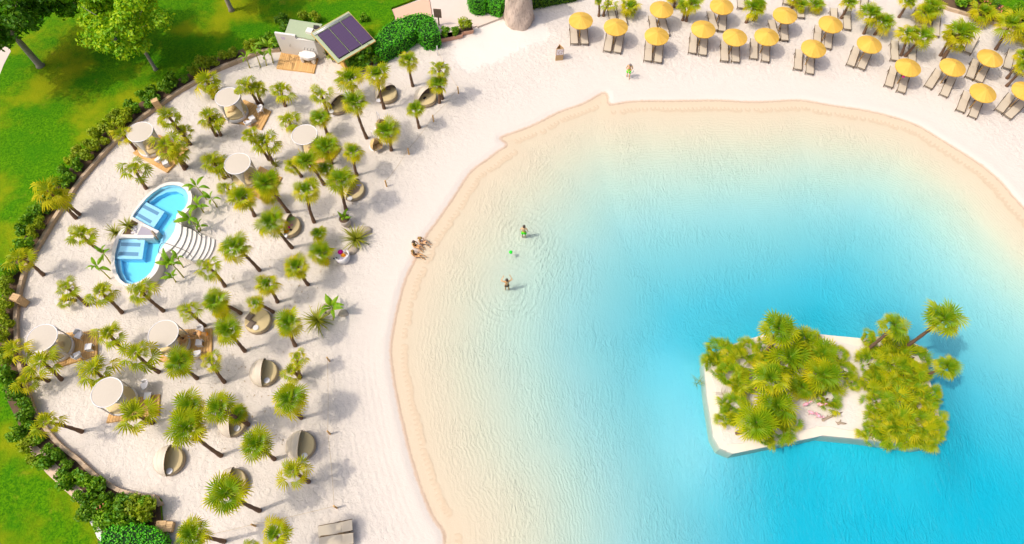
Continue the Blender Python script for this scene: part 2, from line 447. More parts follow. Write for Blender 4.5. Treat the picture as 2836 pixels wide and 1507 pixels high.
AP_PTS = [at('C', *q).xy for q in [(600, 300), (760, 232), (880, 190), (1050, 140), (1190, 120), (1330, 140), (1385, 200), (1408, 262), (1380, 310), (1290, 345), (1180, 380), (1080, 430), (990, 478), (900, 505), (840, 535), (760, 530), (720, 500), (690, 440), (660, 400), (670, 350)]]
at_a = gm.attributes.new('packed', 'FLOAT', 'POINT'); at_a.data.foreach_set('value', (-poly_sd(np.array([(q.x, q.y) for q in catmull(AP_PTS, 3)]), GX, GY)).ravel().astype(np.float32))
def sandmat():
    m, t = new_mat('white_sand_and_lake_bed'); p = geo_pos(t); d = attr(t, 'shore')
    s = N(t, 'ShaderNodeSeparateXYZ'); L(t, p, s.inputs[0])
    n1 = noise(t, p, .35, 3); n2 = noise(t, p, 3.6, 3, .6, .8); n3 = noise(t, p, 1.6, 3, .55, .6)
    dry = mixc(t, n1, (.63, .575, .515), (.61, .55, .49))
    dry = mixc(t, math_(t, 'MULTIPLY', n2, .35), dry, (.55, .49, .44))
    pk = smooth(t, math_(t, 'ADD', attr(t, 'packed'), math_(t, 'MULTIPLY', math_(t, 'SUBTRACT', noise(t, p, 1.3, 4), .5), 1.6)), -.3, .5)
    dry = mixc(t, pk, dry, (.655, .605, .55))
    dw = math_(t, 'ADD', d, math_(t, 'MULTIPLY', math_(t, 'SUBTRACT', noise(t, p, 4.5, 3), .5), .22))
    wet = mixc(t, n2, (.56, .40, .29), (.61, .48, .37))
    k = mixc(t, smooth(t, dw, -.24, -.04), dry, wet)
    bedc = ramp(t, math_(t, 'MULTIPLY', d, 1 / 36.0), [(0.0, (.74, .60, .45)), (.13, (.79, .65, .51)), (.26, (.79, .68, .60)), (.37, (.70, .65, .65)), (.54, (.50, .58, .64)), (.72, (.22, .53, .66)), (.90, (.04, .50, .66)), (1.0, (.0, .48, .65))])  # tint of deepening water put into the bed colour by shore distance
    bedc = mixc(t, math_(t, 'MULTIPLY', n1, .10), bedc, (.62, .74, .52))
    k = mixc(t, smooth(t, dw, .02, .14), k, bedc)
    # relief: trampled sand, raked strip along the shore on the left, ripples on the bed, added net and rings imitating light lines on water
    vor = N(t, 'ShaderNodeTexVoronoi'); vor.inputs['Scale'].default_value = 2.1; L(t, p, vor.inputs['Vector'])
    foot = math_(t, 'ADD', math_(t, 'MULTIPLY', n2, 1.0), math_(t, 'MULTIPLY', vor.outputs['Distance'], .5))
    foot = math_(t, 'MULTIPLY', foot, math_(t, 'SUBTRACT', 1.0, math_(t, 'MULTIPLY', pk, .8)))
    far = smooth(t, math_(t, 'MULTIPLY', d, -1.0), .8, 5.0)
    foot = math_(t, 'MULTIPLY', foot, math_(t, 'ADD', math_(t, 'MULTIPLY', far, .8), math_(t, 'MULTIPLY', math_(t, 'SUBTRACT', 1.0, smooth(t, d, -.6, .2)), .22)))
    wob = math_(t, 'ADD', d, math_(t, 'MULTIPLY', n3, .35))
    rake = math_(t, 'SINE', math_(t, 'MULTIPLY', wob, 2 * pi / .42))
    zone = math_(t, 'MULTIPLY', smooth(t, math_(t, 'MULTIPLY', s.outputs[1], -1), -20, -15), smooth(t, math_(t, 'MULTIPLY', d, -1.0), .8, 1.3))
    zone = math_(t, 'MULTIPLY', zone, math_(t, 'SUBTRACT', 1.0, smooth(t, math_(t, 'MULTIPLY', d, -1.0), 4.2, 6.5)))
    wet_in = smooth(t, d, .9, 3.0)
    rip = math_(t, 'MULTIPLY', math_(t, 'SINE', math_(t, 'MULTIPLY', math_(t, 'ADD', wob, math_(t, 'MULTIPLY', n3, .4)), 2 * pi / .31)), math_(t, 'MULTIPLY', smooth(t, n1, .3, .6), math_(t, 'SUBTRACT', 1.0, smooth(t, d, 9.0, 17.0))))
    def net(ang, sx_, sy_, sc_):
        mp = N(t, 'ShaderNodeMapping'); mp.inputs['Rotation'].default_value = (0, 0, ang); mp.inputs['Scale'].default_value = (sx_, sy_, 1); L(t, p, mp.inputs[0])
        q = noise(t, mp.outputs[0], sc_, 2, .5, .9)
        q = math_(t, 'SUBTRACT', 1.0, math_(t, 'MULTIPLY', math_(t, 'ABSOLUTE', math_(t, 'SUBTRACT', q, .5)), 6.0), None, True)
        return math_(t, 'MULTIPLY', q, q)
    netv = math_(t, 'ADD', net(.4, 1.0, .42, 2.3), math_(t, 'ADD', net(-.5, 1.0, .36, 1.9), math_(t, 'MULTIPLY', net(1.3, 1, .5, 2.8), .7)))
    ringv = None
    for (cx, cy, r0) in RINGS:
        dx = math_(t, 'SUBTRACT', s.outputs[0], cx); dy = math_(t, 'SUBTRACT', s.outputs[1], cy)
        r = math_(t, 'ADD', math_(t, 'SQRT', math_(t, 'ADD', math_(t, 'MULTIPLY', dx, dx), math_(t, 'MULTIPLY', dy, dy))), math_(t, 'MULTIPLY', n3, .5))
        q = math_(t, 'MULTIPLY', math_(t, 'POWER', math_(t, 'ABSOLUTE', math_(t, 'SINE', math_(t, 'MULTIPLY', r, pi / .46))), 3.0), math_(t, 'SUBTRACT', 1.0, smooth(t, r, r0 * .3, r0)))
        ringv = q if ringv is None else math_(t, 'ADD', ringv, q)
    netv = math_(t, 'ADD', netv, math_(t, 'MULTIPLY', ringv, 2.0))  # rings around the bathers and ball, shaped into the bed instead of the surface
    netv = math_(t, 'MULTIPLY', netv, math_(t, 'ADD', .35, math_(t, 'MULTIPLY', smooth(t, noise(t, p, .22, 3), .38, .62), .9)))
    rip = math_(t, 'MULTIPLY', wet_in, math_(t, 'ADD', math_(t, 'MULTIPLY', rip, .07), math_(t, 'MULTIPLY', netv, .15)))
    h = math_(t, 'ADD', math_(t, 'ADD', foot, math_(t, 'MULTIPLY', math_(t, 'MULTIPLY', rake, zone), .045)), rip)
    fine = noise(t, p, 22.0, 2)
    h = math_(t, 'ADD', h, math_(t, 'MULTIPLY', fine, .10))
    out(t, bsdf(t, k, .95, bump(t, h, 1.0, .085), 0, .1)); return m
gm.materials.append(sandmat())
ground = kind(put(gm, 'sand_ground'), 'structure')
LAND = lambda x, y: float(bed_z(shore_dist(np.array([x]), np.array([y])))[0])

# water: a closed body tinted by absorption; most of the depth tint is painted into the bed
def watermat(name, absorb, dens, ripple, rings=()):
    m, t = new_mat(name); p = geo_pos(t)
    s = N(t, 'ShaderNodeSeparateXYZ'); L(t, p, s.inputs[0])
    def wave(ang, sx_, sy_, dist, sc):
        mp = N(t, 'ShaderNodeMapping'); mp.inputs['Rotation'].default_value = (0, 0, ang); mp.inputs['Scale'].default_value = (sx_, sy_, 1); L(t, p, mp.inputs[0])
        n = noise(t, mp.outputs[0], sc, 3, .55, dist); return n
    a = wave(.5, 1.0, .28, .8, 2.2); b = wave(-.35, .9, .22, 1.2, 1.7); c = noise(t, p, 4.5, 2, .5, .6)
    ridge = lambda x: math_(t, 'SUBTRACT', 1.0, math_(t, 'ABSOLUTE', math_(t, 'MULTIPLY', math_(t, 'SUBTRACT', x, .5), 3.0)))
    h = math_(t, 'ADD', math_(t, 'ADD', ridge(a), math_(t, 'MULTIPLY', ridge(b), .8)), math_(t, 'MULTIPLY', c, .5))
    for (cx, cy, r0) in rings:
        dx = math_(t, 'SUBTRACT', s.outputs[0], cx); dy = math_(t, 'SUBTRACT', s.outputs[1], cy)
        r = math_(t, 'SQRT', math_(t, 'ADD', math_(t, 'MULTIPLY', dx, dx), math_(t, 'MULTIPLY', dy, dy)))
        r = math_(t, 'ADD', r, math_(t, 'MULTIPLY', noise(t, p, .9, 2), .7))
        w = math_(t, 'SINE', math_(t, 'MULTIPLY', r, 2 * pi / .52))
        fall = math_(t, 'SUBTRACT', 1.0, smooth(t, r, r0 * .4, r0))
        h = math_(t, 'ADD', h, math_(t, 'MULTIPLY', math_(t, 'MULTIPLY', w, fall), .55))
    nrm = bump(t, h, 1.0, ripple)
    tr = N(t, 'ShaderNodeBsdfTransparent'); gl = N(t, 'ShaderNodeBsdfGlossy'); gl.inputs['Roughness'].default_value = .26; L(t, nrm, gl.inputs['Normal'])
    fr = N(t, 'ShaderNodeFresnel'); fr.inputs['IOR'].default_value = 1.33
    mx = N(t, 'ShaderNodeMixShader'); L(t, fr.outputs[0], mx.inputs[0]); L(t, tr.outputs[0], mx.inputs[1]); L(t, gl.outputs[0], mx.inputs[2])
    va = N(t, 'ShaderNodeVolumeAbsorption'); va.inputs['Color'].default_value = (*absorb, 1); va.inputs['Density'].default_value = dens
    out(t, mx.outputs[0], va.outputs[0]); return m
SW1 = at('S', 440, 290, WZ); SW2 = at('S', 150, 1190, WZ); BALL = at('S', 215, 615, 0)
M['water'] = watermat('lake_water', (.0, .90, .97), .24, .034, [(SW1.x, SW1.y, 4.5), (SW2.x, SW2.y, 5.0), (BALL.x, BALL.y, 2.2)])
M['pool_water'] = watermat('plunge_pool_water', (.0, .95, 1.0), .6, .012)
w = MB(); w.prism([(p.x, p.y) for p in catmull(SHORE, 2)], -3.4, WZ, True, True)
# widen slightly so the surface runs into the sand
cx_, cy_ = np.mean(SP[:, 0]), np.mean(SP[:, 1])
kind(w.build('lake_water', M['water']), 'structure')

# scalloped machine marks in the wet sand under the shore
def scallops():
    mb = MB(); pts = SHORE_S; acc = 0.0; seg = 5
    for i in range(len(pts) - 1):
        a, b = pts[i], pts[i + 1]
        if not (-33 < a.x < 44 and 3 < a.y < 50): continue
        l = (b - a).length; d = (b - a) / (l + 1e-9); nrm = Vector((d.y, -d.x))
        if shore_dist(np.array([a.x + nrm.x * .5]), np.array([a.y + nrm.y * .5]))[0] < 0: nrm = -nrm
        while acc < l:
            c = a + d * acc + nrm * (.72 + R.uniform(-.06, .06)); r = R.uniform(.14, .18)
            vs = []; fs = []
            for j in range(seg * 2 + 1):
                th = pi * (-.58 + 1.16 * j / (seg * 2)); dirv = nrm * cos(th) + d * sin(th)
                stretch = 1.0 + 1.1 * max(0, cos(th))
                for rr, zz in ((.55, .0), (1.0, .016), (1.4, .0)):
                    q = c + dirv * r * rr * stretch * (1 if zz == 0 else 1)
                    dd = (q - a).dot(nrm)
                    vs.append((q.x, q.y, float(WZ - .012 - .045 * min(dd, 1)) + zz - .004))
            for j in range(seg * 2):
                for k in range(2):
                    o = j * 3 + k; fs.append((o, o + 1, o + 4, o + 3))
            if R.random() > .12: mb.add(vs, fs)
            acc += .36
        acc -= l
    m, t = new_mat('wet_sand_ridge'); p = geo_pos(t)
    out(t, bsdf(t, mixc(t, noise(t, p, 5), (.66, .51, .36), (.76, .61, .45)), .9))
    kind(mb.build('wet_sand_ridges', m, None, True), 'stuff')
scallops()

# ------------------------------------------------------------------ lawn, beds, terrace
WALL_PX = [(777, 141), (719, 149), (686, 164), (604, 196), (533, 238), (490, 262), (447, 294), (395, 331), (335, 384), (298, 421), (262, 462), (227, 503), (188, 560),
           (149, 620), (112, 683), (90, 718), (74, 754), (56, 821), (50, 880), (52, 940), (60, 1010), (73, 1060), (98, 1139), (119, 1168), (150, 1212), (184, 1246), (223, 1275), (253, 1305), (291, 1335),
           (342, 1363), (407, 1376), (446, 1381), (449, 1410), (451, 1436)]
WALL = [gp(p).xy for p in WALL_PX]
WALLS = catmull(WALL, 4, False)
LZ = .22
def grassmat():
    m, t = new_mat('lawn_grass'); p = geo_pos(t)
    n1 = noise(t, p, .16, 4, .65); n2 = noise(t, p, .8, 5, .7); n3 = noise(t, p, 7, 4, .75); n4 = noise(t, p, .33, 4, .6)
    k = mixc(t, smooth(t, n3, .3, .7), (.018, .11, .0005), (.11, .28, .001))
    k = mixc(t, math_(t, 'MULTIPLY', smooth(t, n4, .42, .68), .55), k, (.03, .17, .001))
    k = mixc(t, math_(t, 'MULTIPLY', smooth(t, n1, .46, .68), .9), k, (.24, .27, .003))
    k = mixc(t, math_(t, 'MULTIPLY', smooth(t, n2, .60, .76), .5), k, (.30, .26, .02))
    out(t, bsdf(t, k, 1.0, bump(t, n3, .9, .08), 0, .1)); return m
M['grass'] = grassmat()
mb = MB()
lawn = [(p.x, p.y) for p in WALLS] + [tuple(gp((452, 1507)).xy), (-19.5, -8), (-70, -8), (-120, 20), (-120, 140), (40, 140)]
lawn += [tuple(gp(p).xy) for p in [(1300, -160), (1175, -8), (1084, 27), (1094, 52), (1060, 100), (1000, 130), (930, 160), (900, 140)]]
mb.prism(lawn, -.05, LZ); kind(mb.build('lawn', M['grass']), 'structure')
# soil strip under the shrubs
OUT_PX = [(740, 110), (690, 130), (600, 160), (520, 205), (470, 232), (420, 262), (365, 300), (308, 350), (262, 390), (225, 432), (190, 470), (150, 525), (110, 590),
          (72, 650), (45, 700), (20, 750), (5, 820), (-5, 880), (-5, 950), (5, 1040), (20, 1110), (45, 1160), (68, 1222), (95, 1270), (130, 1310), (175, 1352), (220, 1396), (252, 1440), (268, 1475), (272, 1507)]
OUTL = [gp(p, LZ).xy for p in OUT_PX]
mb = MB(); mb.prism([(p.x, p.y) for p in WALLS] + [tuple(gp((452, 1507)).xy)] + [(p.x, p.y) for p in reversed(OUTL)], LZ, LZ + .008)
kind(mb.build('planting_bed', M['soil']), 'structure')
mb = MB(); mb.prism([tuple(gp(p, LZ).xy) for p in [(68, 1222), (95, 1270), (130, 1312), (175, 1354), (228, 1402), (262, 1392), (240, 1370), (200, 1330), (160, 1290), (120, 1250), (90, 1225)]], LZ, LZ + .016)
kind(mb.build('mulch_strip', M['mulch']), 'structure')
mb = MB(); mb.prism([tuple(gp(p, LZ).xy) for p in [(244, 1436), (262, 1436), (282, 1470), (280, 1500), (270, 1490), (258, 1462)]], LZ, LZ + .02)
kind(mb.build('gravel_patch', M['white_ground']), 'structure')
# bare path at the far left on the lawn
mb = MB(); mb.prism([tuple(gp(p, LZ).xy) for p in [(-40, 120), (4, 122), (24, 130), (30, 142), (20, 160), (10, 180), (0, 205), (-40, 230)]], LZ, LZ + .006)
kind(mb.build('bare_path', M['paving']), 'structure')
# terrace
TZ = .14
mb = MB(); mb.prism([tuple(gp(p, TZ).xy) for p in [(1190, -8), (1196, 30), (1200, 60), (1212, 100), (1228, 100), (1322, 71), (1392, 45), (1420, -60), (1300, -150)]], -.02, TZ)
kind(mb.build('pale_terrace', M['paving']), 'structure')
mb = MB(); mb.prism([tuple(gp(p, TZ).xy) for p in [(1084, 27), (1186, -6), (1190, 5), (1194, 30), (1198, 60), (1140, 80), (1094, 52)]], -.02, TZ + .006)
kind(mb.build('salmon_terrace', M['salmon']), 'structure')
a, b = gp((1322, 71), TZ), gp((1392, 44), TZ); mb = MB(); mb.box(((a.x + b.x) / 2, (a.y + b.y) / 2 - .09, .09), ((b - a).length, .2, .2), atan2(b.y - a.y, b.x - a.x))
kind(mb.build('terrace_kerb', M['kerb']), 'structure')
# top right lawn and bed
BEDR = [at('E', *q).xy for q in [(1180, -60), (1310, 52), (1430, 92), (1550, 132), (1700, 185), (1820, 235), (1940, 290), (2050, 350)]]
mb = MB(); mb.prism([(p.x, p.y) for p in BEDR] + [(70, 42), (90, 100), (34, 100)], -.05, .18); kind(mb.build('flower_bed_soil', M['soil']), 'structure')
mb = MB(); mb.prism([tuple(at('E', *q, .2).xy) for q in [(1500, -120), (1700, 5), (1820, 60), (1960, 120), (2300, 120), (2200, -200)]], .18, .21); kind(mb.build('right_lawn', M['grass']), 'structure')

# curved retaining wall of short timber boards
def resample(pts, step):
    res = [pts[0]]; acc = 0
    for a, b in zip(pts, pts[1:]):
        l = (b - a).length
        while acc + l >= step:
            a = a + (b - a) * ((step - acc) / l); l = (b - a).length; acc = 0; res.append(a)
        acc += l
    return res
def board_wall(name, label, pts, step, th, h, z=0.0):
    root = thing(name, label, 'wall', (pts[0].x, pts[0].y, z)); seg = resample(pts, step)
    for a, b in zip(seg, seg[1:]):
        l = (b - a).length; an = atan2(b.y - a.y, b.x - a.x); c = (a + b) / 2 - pts[0]
        mb = MB(); hh = h + R.uniform(-.012, .012)
        mb.box((0, 0, hh / 2 - .05), (l * .985, th + R.uniform(-.01, .01), hh + .1)); o = mb.build('board', M['board'], root)
        o.location = (c.x, c.y, 0); o.rotation_euler = (0, 0, an)
    return root
board_wall('retaining_wall', 'low curved timber retaining wall between the shrub border and the white sand', WALLS, .8, .26, .36)
board_wall('retaining_wall', 'low dark edging wall in front of the flower bed in the upper right corner', catmull(BEDR, 4, False), .8, .22, .28)

# ------------------------------------------------------------------ people
def person(label, loc, rz, J, skin='skin', hair='hair', long_hair=False, bald=1.0, group=None, scale=1.0, garments=()):
    root = thing('person', label, 'person', loc, rz, group); root.scale = (scale,) * 3
    V = {k: Vector(v) for k, v in J.items()}
    names = ['pelvis', 'waist', 'chest', 'neck', 'head', 'crown']
    chest, pel = V['chest'], V['pelvis']
    if 'waist' not in V: V['waist'] = (chest + pel) / 2
    up = (V['head'] - V['neck']).normalized()
    V['crown'] = V['head'] + up * .10
    fwd = V.get('face', Vector((0, 1, 0))).normalized()
    V['nose'] = V['head'] + fwd * .115 - up * .005
    verts = []; rad = []; edges = []; ix = {}
    def av(k, p, r):
        ix[k] = len(verts); verts.append(tuple(p)); rad.append(r)
    av('pelvis', V['pelvis'], (.145, .115)); av('waist', V['waist'], (.125, .095)); av('chest', V['chest'], (.155, .11)); av('neck', V['neck'], (.055, .055)); av('head', V['head'], (.085, .095)); av('crown', V['crown'], (.07, .08))
    av('nose', V['nose'], (.018, .018))
    edges += [('pelvis', 'waist'), ('waist', 'chest'), ('chest', 'neck'), ('neck', 'head'), ('head', 'crown'), ('head', 'nose')]
    for s in 'LR':
        for k, r in (('sh', .062), ('el', .044), ('wr', .03), ('hip', .092), ('kn', .062), ('an', .04), ('toe', .03)): av(k + s, V[k + s], (r, r))
        edges += [('chest', 'sh' + s), ('sh' + s, 'el' + s), ('el' + s, 'wr' + s), ('pelvis', 'hip' + s), ('hip' + s, 'kn' + s), ('kn' + s, 'an' + s), ('an' + s, 'toe' + s)]
        d = (V['wr' + s] - V['el' + s]).normalized(); side = d.cross(Vector((0, 0, 1)))
        side = side.normalized() if side.length > .1 else Vector((1, 0, 0)); pn = d.cross(side)
        av('palm' + s, V['wr' + s] + d * .06, (.034, .018)); edges.append(('wr' + s, 'palm' + s))
        for i, (off, ln_) in enumerate(((-.03, .085), (-.01, .10), (.01, .095), (.03, .075))):
            b = V['wr' + s] + d * .095 + side * off
            av(f'f{i}{s}', b, (.0095, .0095)); av(f'g{i}{s}', b + d * ln_ * .5 - pn * .01, (.009, .009)); av(f'h{i}{s}', b + d * ln_ * .85 - pn * .035, (.008, .008))
            edges += [('palm' + s, f'f{i}{s}'), (f'f{i}{s}', f'g{i}{s}'), (f'g{i}{s}', f'h{i}{s}')]
        b = V['wr' + s] + d * .035 + side * .04
        av('t0' + s, b, (.012, .012)); av('t1' + s, b + d * .045 + side * .025, (.009, .009)); edges += [('palm' + s, 't0' + s), ('t0' + s, 't1' + s)]
        e = V['head'] + up.cross(fwd).normalized() * (.092 if s == 'L' else -.092)
        av('ear' + s, e, (.02, .02)); edges.append(('head', 'ear' + s))
    me = bpy.data.meshes.new('body'); me.from_pydata(verts, [(ix[a], ix[b]) for a, b in edges], []); me.update()
    ob = put(me, 'tmp_body'); md = ob.modifiers.new('s', 'SKIN'); ob.modifiers.new('b', 'SUBSURF').levels = 1
    for i, r in enumerate(rad):
        ob.data.skin_vertices[0].data[i].radius = r; ob.data.skin_vertices[0].data[i].use_root = (i == 0)
    dg = bpy.context.evaluated_depsgraph_get(); dg.update()
    bm_ = bpy.data.meshes.new_from_object(ob.evaluated_get(dg)); bpy.data.objects.remove(ob)
    bm_.materials.clear(); bm_.materials.append(M[skin]); bm_.polygons.foreach_set('use_smooth', [True] * len(bm_.polygons)); bm_.name = 'body'
    put(bm_, 'body', root)
    # hair cap
    side = up.cross(fwd).normalized(); fw = side.cross(up).normalized(); hb = MB(); c = V['head'] + up * .03 - fw * .012
    vs = []; fs = []; nn = 12
    for i in range(6):
        th = pi * .5 * i / 5
        for j in range(nn):
            ph = 2 * pi * j / nn; low = -.09 if cos(ph) < .3 else .02
            if long_hair and cos(ph) < .3: low = -.26
            rr = .112 * bald * sin(pi / 2 * (i / 5)) if i < 5 else .112 * bald
            z = .115 * cos(th) if i < 5 else low
            vs.append(c + up * z + fw * rr * cos(ph) * 1.05 + side * rr * sin(ph))
    for i in range(5):
        for j in range(nn): k = (j + 1) % nn; fs.append((i * nn + j, (i + 1) * nn + j, (i + 1) * nn + k, i * nn + k))
    hb.add(vs, fs); hb.build('hair', M[hair], root, True)
    for s_ in (-1, 1):
        eb = MB(); eb.lathe([(0, -.011), (.011, 0), (0, .011)], 6, V['head'] + fw * .098 + side * s_ * .033 + up * .02); eb.build('eye', M['eye'], root)
    lb = MB(); q = V['head'] + fw * .096 - up * .052; lb.box(q, (.045, .012, .014), atan2(side.y, side.x)); lb.build('mouth', M['lip'], root)
    for g, mat in garments:
        mb = MB()
        if g == 'shorts':
            mb.tube([pel.lerp(V['waist'], .55), pel, (V['hipL'] + V['hipR']) / 2 - Vector((0, 0, .02))], [(.155, .12), (.18, .145), (.17, .14)], 12, False)
            for s in 'LR': mb.tube([V['hip' + s], V['hip' + s].lerp(V['kn' + s], .3), V['hip' + s].lerp(V['kn' + s], .62)], [.105, .115, .118], 10, False)
        elif g == 'trunks':
            mb.tube([pel.lerp(V['waist'], .35), pel, (V['hipL'] + V['hipR']) / 2 - Vector((0, 0, .04))], [(.155, .12), (.178, .145), (.165, .14)], 12, False)
            for s in 'LR': mb.tube([V['hip' + s], V['hip' + s].lerp(V['kn' + s], .22)], [.105, .112], 10, False)
        elif g == 'bikini_bottom':
            mb.tube([pel.lerp(V['waist'], .1), pel, pel.lerp((V['hipL'] + V['hipR']) / 2, .8)], [(.165, .13), (.17, .14), (.15, .13)], 12, False)
        elif g == 'bikini_top':
            mb.tube([V['chest'].lerp(V['waist'], .3), V['chest'].lerp(V['waist'], .02)], [(.165, .125), (.172, .13)], 12, False)
        elif g == 'waistband':
            mb.tube([pel.lerp(V['waist'], .5), pel.lerp(V['waist'], .72)], [(.165, .13), (.155, .12)], 12, False)
        mb.build(g if g != 'waistband' else 'waistband', M[mat], root, True)
    return root
def stand(arms=None, **kw):
    J = dict(pelvis=(0, 0, .95), chest=(0, .02, 1.36), neck=(0, .03, 1.50), head=(0, .05, 1.62), face=(0, 1, 0),
             shL=(.19, 0, 1.42), elL=(.26, -.02, 1.13), wrL=(.27, .08, .90), shR=(-.19, 0, 1.42), elR=(-.26, -.02, 1.13), wrR=(-.27, .08, .90),
             hipL=(.10, 0, .88), knL=(.11, .02, .48), anL=(.12, -.02, .08), toeL=(.13, .16, .03), hipR=(-.10, 0, .88), knR=(-.11, .02, .48), anR=(-.12, -.02, .08), toeR=(-.13, .16, .03))
    J.update(kw); return J
def sit(**kw):
    J = dict(pelvis=(0, 0, .13), waist=(0, -.05, .30), chest=(0, -.08, .50), neck=(0, -.05, .64), head=(0, 0, .76), face=(0, 1, -.15),
             shL=(.17, -.06, .55), elL=(.22, .12, .40), wrL=(.10, .34, .42), shR=(-.17, -.06, .55), elR=(-.22, .12, .40), wrR=(-.10, .34, .42),
             hipL=(.09, .06, .12), knL=(.12, .46, .42), anL=(.12, .70, .07), toeL=(.13, .86, .03), hipR=(-.09, .06, .12), knR=(-.12, .48, .36), anR=(-.13, .74, .07), toeR=(-.14, .90, .03))
    J.update(kw); return J
# man on the beach looking down at something in his hand
p = gp((1738.5, 214))
person('man standing on the open beach in bright green shorts looking down at his hands', (p.x, p.y, 0), radians(168),
       stand(head=(0, .11, 1.58), neck=(0, .07, 1.48), face=(0, .8, -.6), elL=(.27, .05, 1.15), wrL=(.10, .30, 1.08), elR=(-.27, .03, 1.15), wrR=(-.04, .32, 1.05),
             knR=(-.12, .10, .48), anR=(-.13, .14, .08), toeR=(-.14, .31, .03), anL=(.10, -.14, .09), toeL=(.12, .02, .03)), 'skin_tan', 'hair_grey', garments=[('shorts', 'neon_green')])
mb = MB(); mb.box((0, 0, 0), (.24, .05, .32), .3, (.7, 1)); o = mb.build('towel', M['white'], None); o.location = (p.x + .26, p.y - .30, 1.0); o.rotation_euler = (.2, .3, 0)
tag(o, 'small white cloth held by the man in green shorts on the beach', 'cloth')
def wet(d): return float(bed_z(np.array([d]))[0])
for c, lab, rz, J, gar in ((SW1, 'man wading in the lake in bright green shorts, arms hanging down', radians(-4), stand(elL=(.28, -.02, 1.13), wrL=(.31, .06, .90), elR=(-.27, -.02, 1.13), wrR=(-.26, .12, .90)), [('shorts', 'neon_green'), ('waistband', 'neon_yellow')]),
                           (SW2, 'man wading in the lake in black trunks with both arms raised above his head', radians(8), stand(shL=(.20, .02, 1.46), elL=(.42, .10, 1.50), wrL=(.30, .25, 1.72), shR=(-.20, .02, 1.46), elR=(-.42, .10, 1.50), wrR=(-.26, .25, 1.74)), [('trunks', 'black')])):
    z = float(bed_z(shore_dist(np.array([c.x]), np.array([c.y])))[0])
    person(lab, (c.x, c.y, z), rz, J, 'skin_tan' if 'black' in lab else 'skin', 'hair', garments=gar)
mb = MB(); mb.lathe([(0.14 * sin(pi * i / 12), .14 - .14 * cos(pi * i / 12)) for i in range(13)], 20); o = mb.build('beach_ball', M['ball'], None, True, (BALL.x, BALL.y, WZ - .06))
tag(o, 'bright green ball floating on the shallow water between the two wading men', 'ball')
p = at('Y', 330, 720); person('woman in green bikini top sitting at the water edge hugging her knees', (p.x, p.y, -.02), radians(-118),
       sit(), 'skin_tan', 'hair', garments=[('bikini_top', 'bikini_green'), ('bikini_bottom', 'black')])
p = at('Y', 520, 590); person('woman with long brown hair sitting furthest up the shore, knees drawn up', (p.x, p.y, -.02), radians(-112),
       sit(head=(.02, .06, .74), face=(.3, .8, -.5)), 'skin', 'hair_brown', True, garments=[('bikini_top', 'white'), ('bikini_bottom', 'white')])
p = at('Y', 335, 1010); person('woman in dark bikini sitting apart at the water edge, leaning back on one arm', (p.x, p.y, -.02), radians(-104),
       sit(chest=(0, -.14, .48), neck=(0, -.14, .62), head=(.02, -.10, .74), shR=(-.17, -.14, .53), elR=(-.30, -.28, .30), wrR=(-.34, -.40, .08), shL=(.17, -.12, .53), elL=(.22, .04, .36), wrL=(.14, .22, .36), knR=(-.14, .48, .24), anR=(-.10, .82, .07), toeR=(-.10, .96, .06)), 'skin_tan', 'hair_brown', garments=[('bikini_top', 'black'), ('bikini_bottom', 'black')])

# ------------------------------------------------------------------ canopy daybeds with decks
def poly_cut(poly, n, off, gap):
    return poly
def deck(label, quad, planks, z=.16):
    # quad: four ground points; planks run from edge 0-1 towards edge 3-2
    a, b, c, d = [Vector((q[0], q[1], 0)) for q in quad]; base = (a + b + c + d) / 4
    root = thing('wooden_deck', label, 'deck', (base.x, base.y, 0), 0, 'wooden decks on the sand')
    for i in range(planks):
        t0, t1 = (i + .05) / planks, (i + .95) / planks
        P0, P1 = a.lerp(b, t0) - base, a.lerp(b, t1) - base; Q0, Q1 = d.lerp(c, t0) - base, d.lerp(c, t1) - base
        zt = z + R.uniform(-.006, .004)
        mb = MB(); lo = [Vector((v.x, v.y, z - .04)) for v in (P0, P1, Q1, Q0)]; hi = [Vector((v.x, v.y, zt)) for v in (P0, P1, Q1, Q0)]
        mb.hexa(lo, hi); ctr = (P0 + Q1) / 2
        mb.v = [(x - ctr.x, y - ctr.y, zz) for x, y, zz in mb.v]
        # orient local x along the plank so the grain follows it
        an = atan2((Q0 - P0).y, (Q0 - P0).x)
        mb.v = [(x * cos(-an) - y * sin(-an), x * sin(-an) + y * cos(-an), zz) for x, y, zz in mb.v]
        o = mb.build('plank', M['deck'], root); o.location = (ctr.x, ctr.y, 0); o.rotation_euler = (0, 0, an)
    mb = MB(); e = .03
    pts = [a, b, c, d]
    for i in range(4):
        p0, p1 = pts[i] - base, pts[(i + 1) % 4] - base
        l = (p1 - p0).length; an = atan2((p1 - p0).y, (p1 - p0).x); m_ = (p0 + p1) / 2
        mb.box((m_.x * .985, m_.y * .985, (z - .045) / 2), (l * .97, .05, z - .045), an)
    mb.build('frame', M['post'], root)
    return root
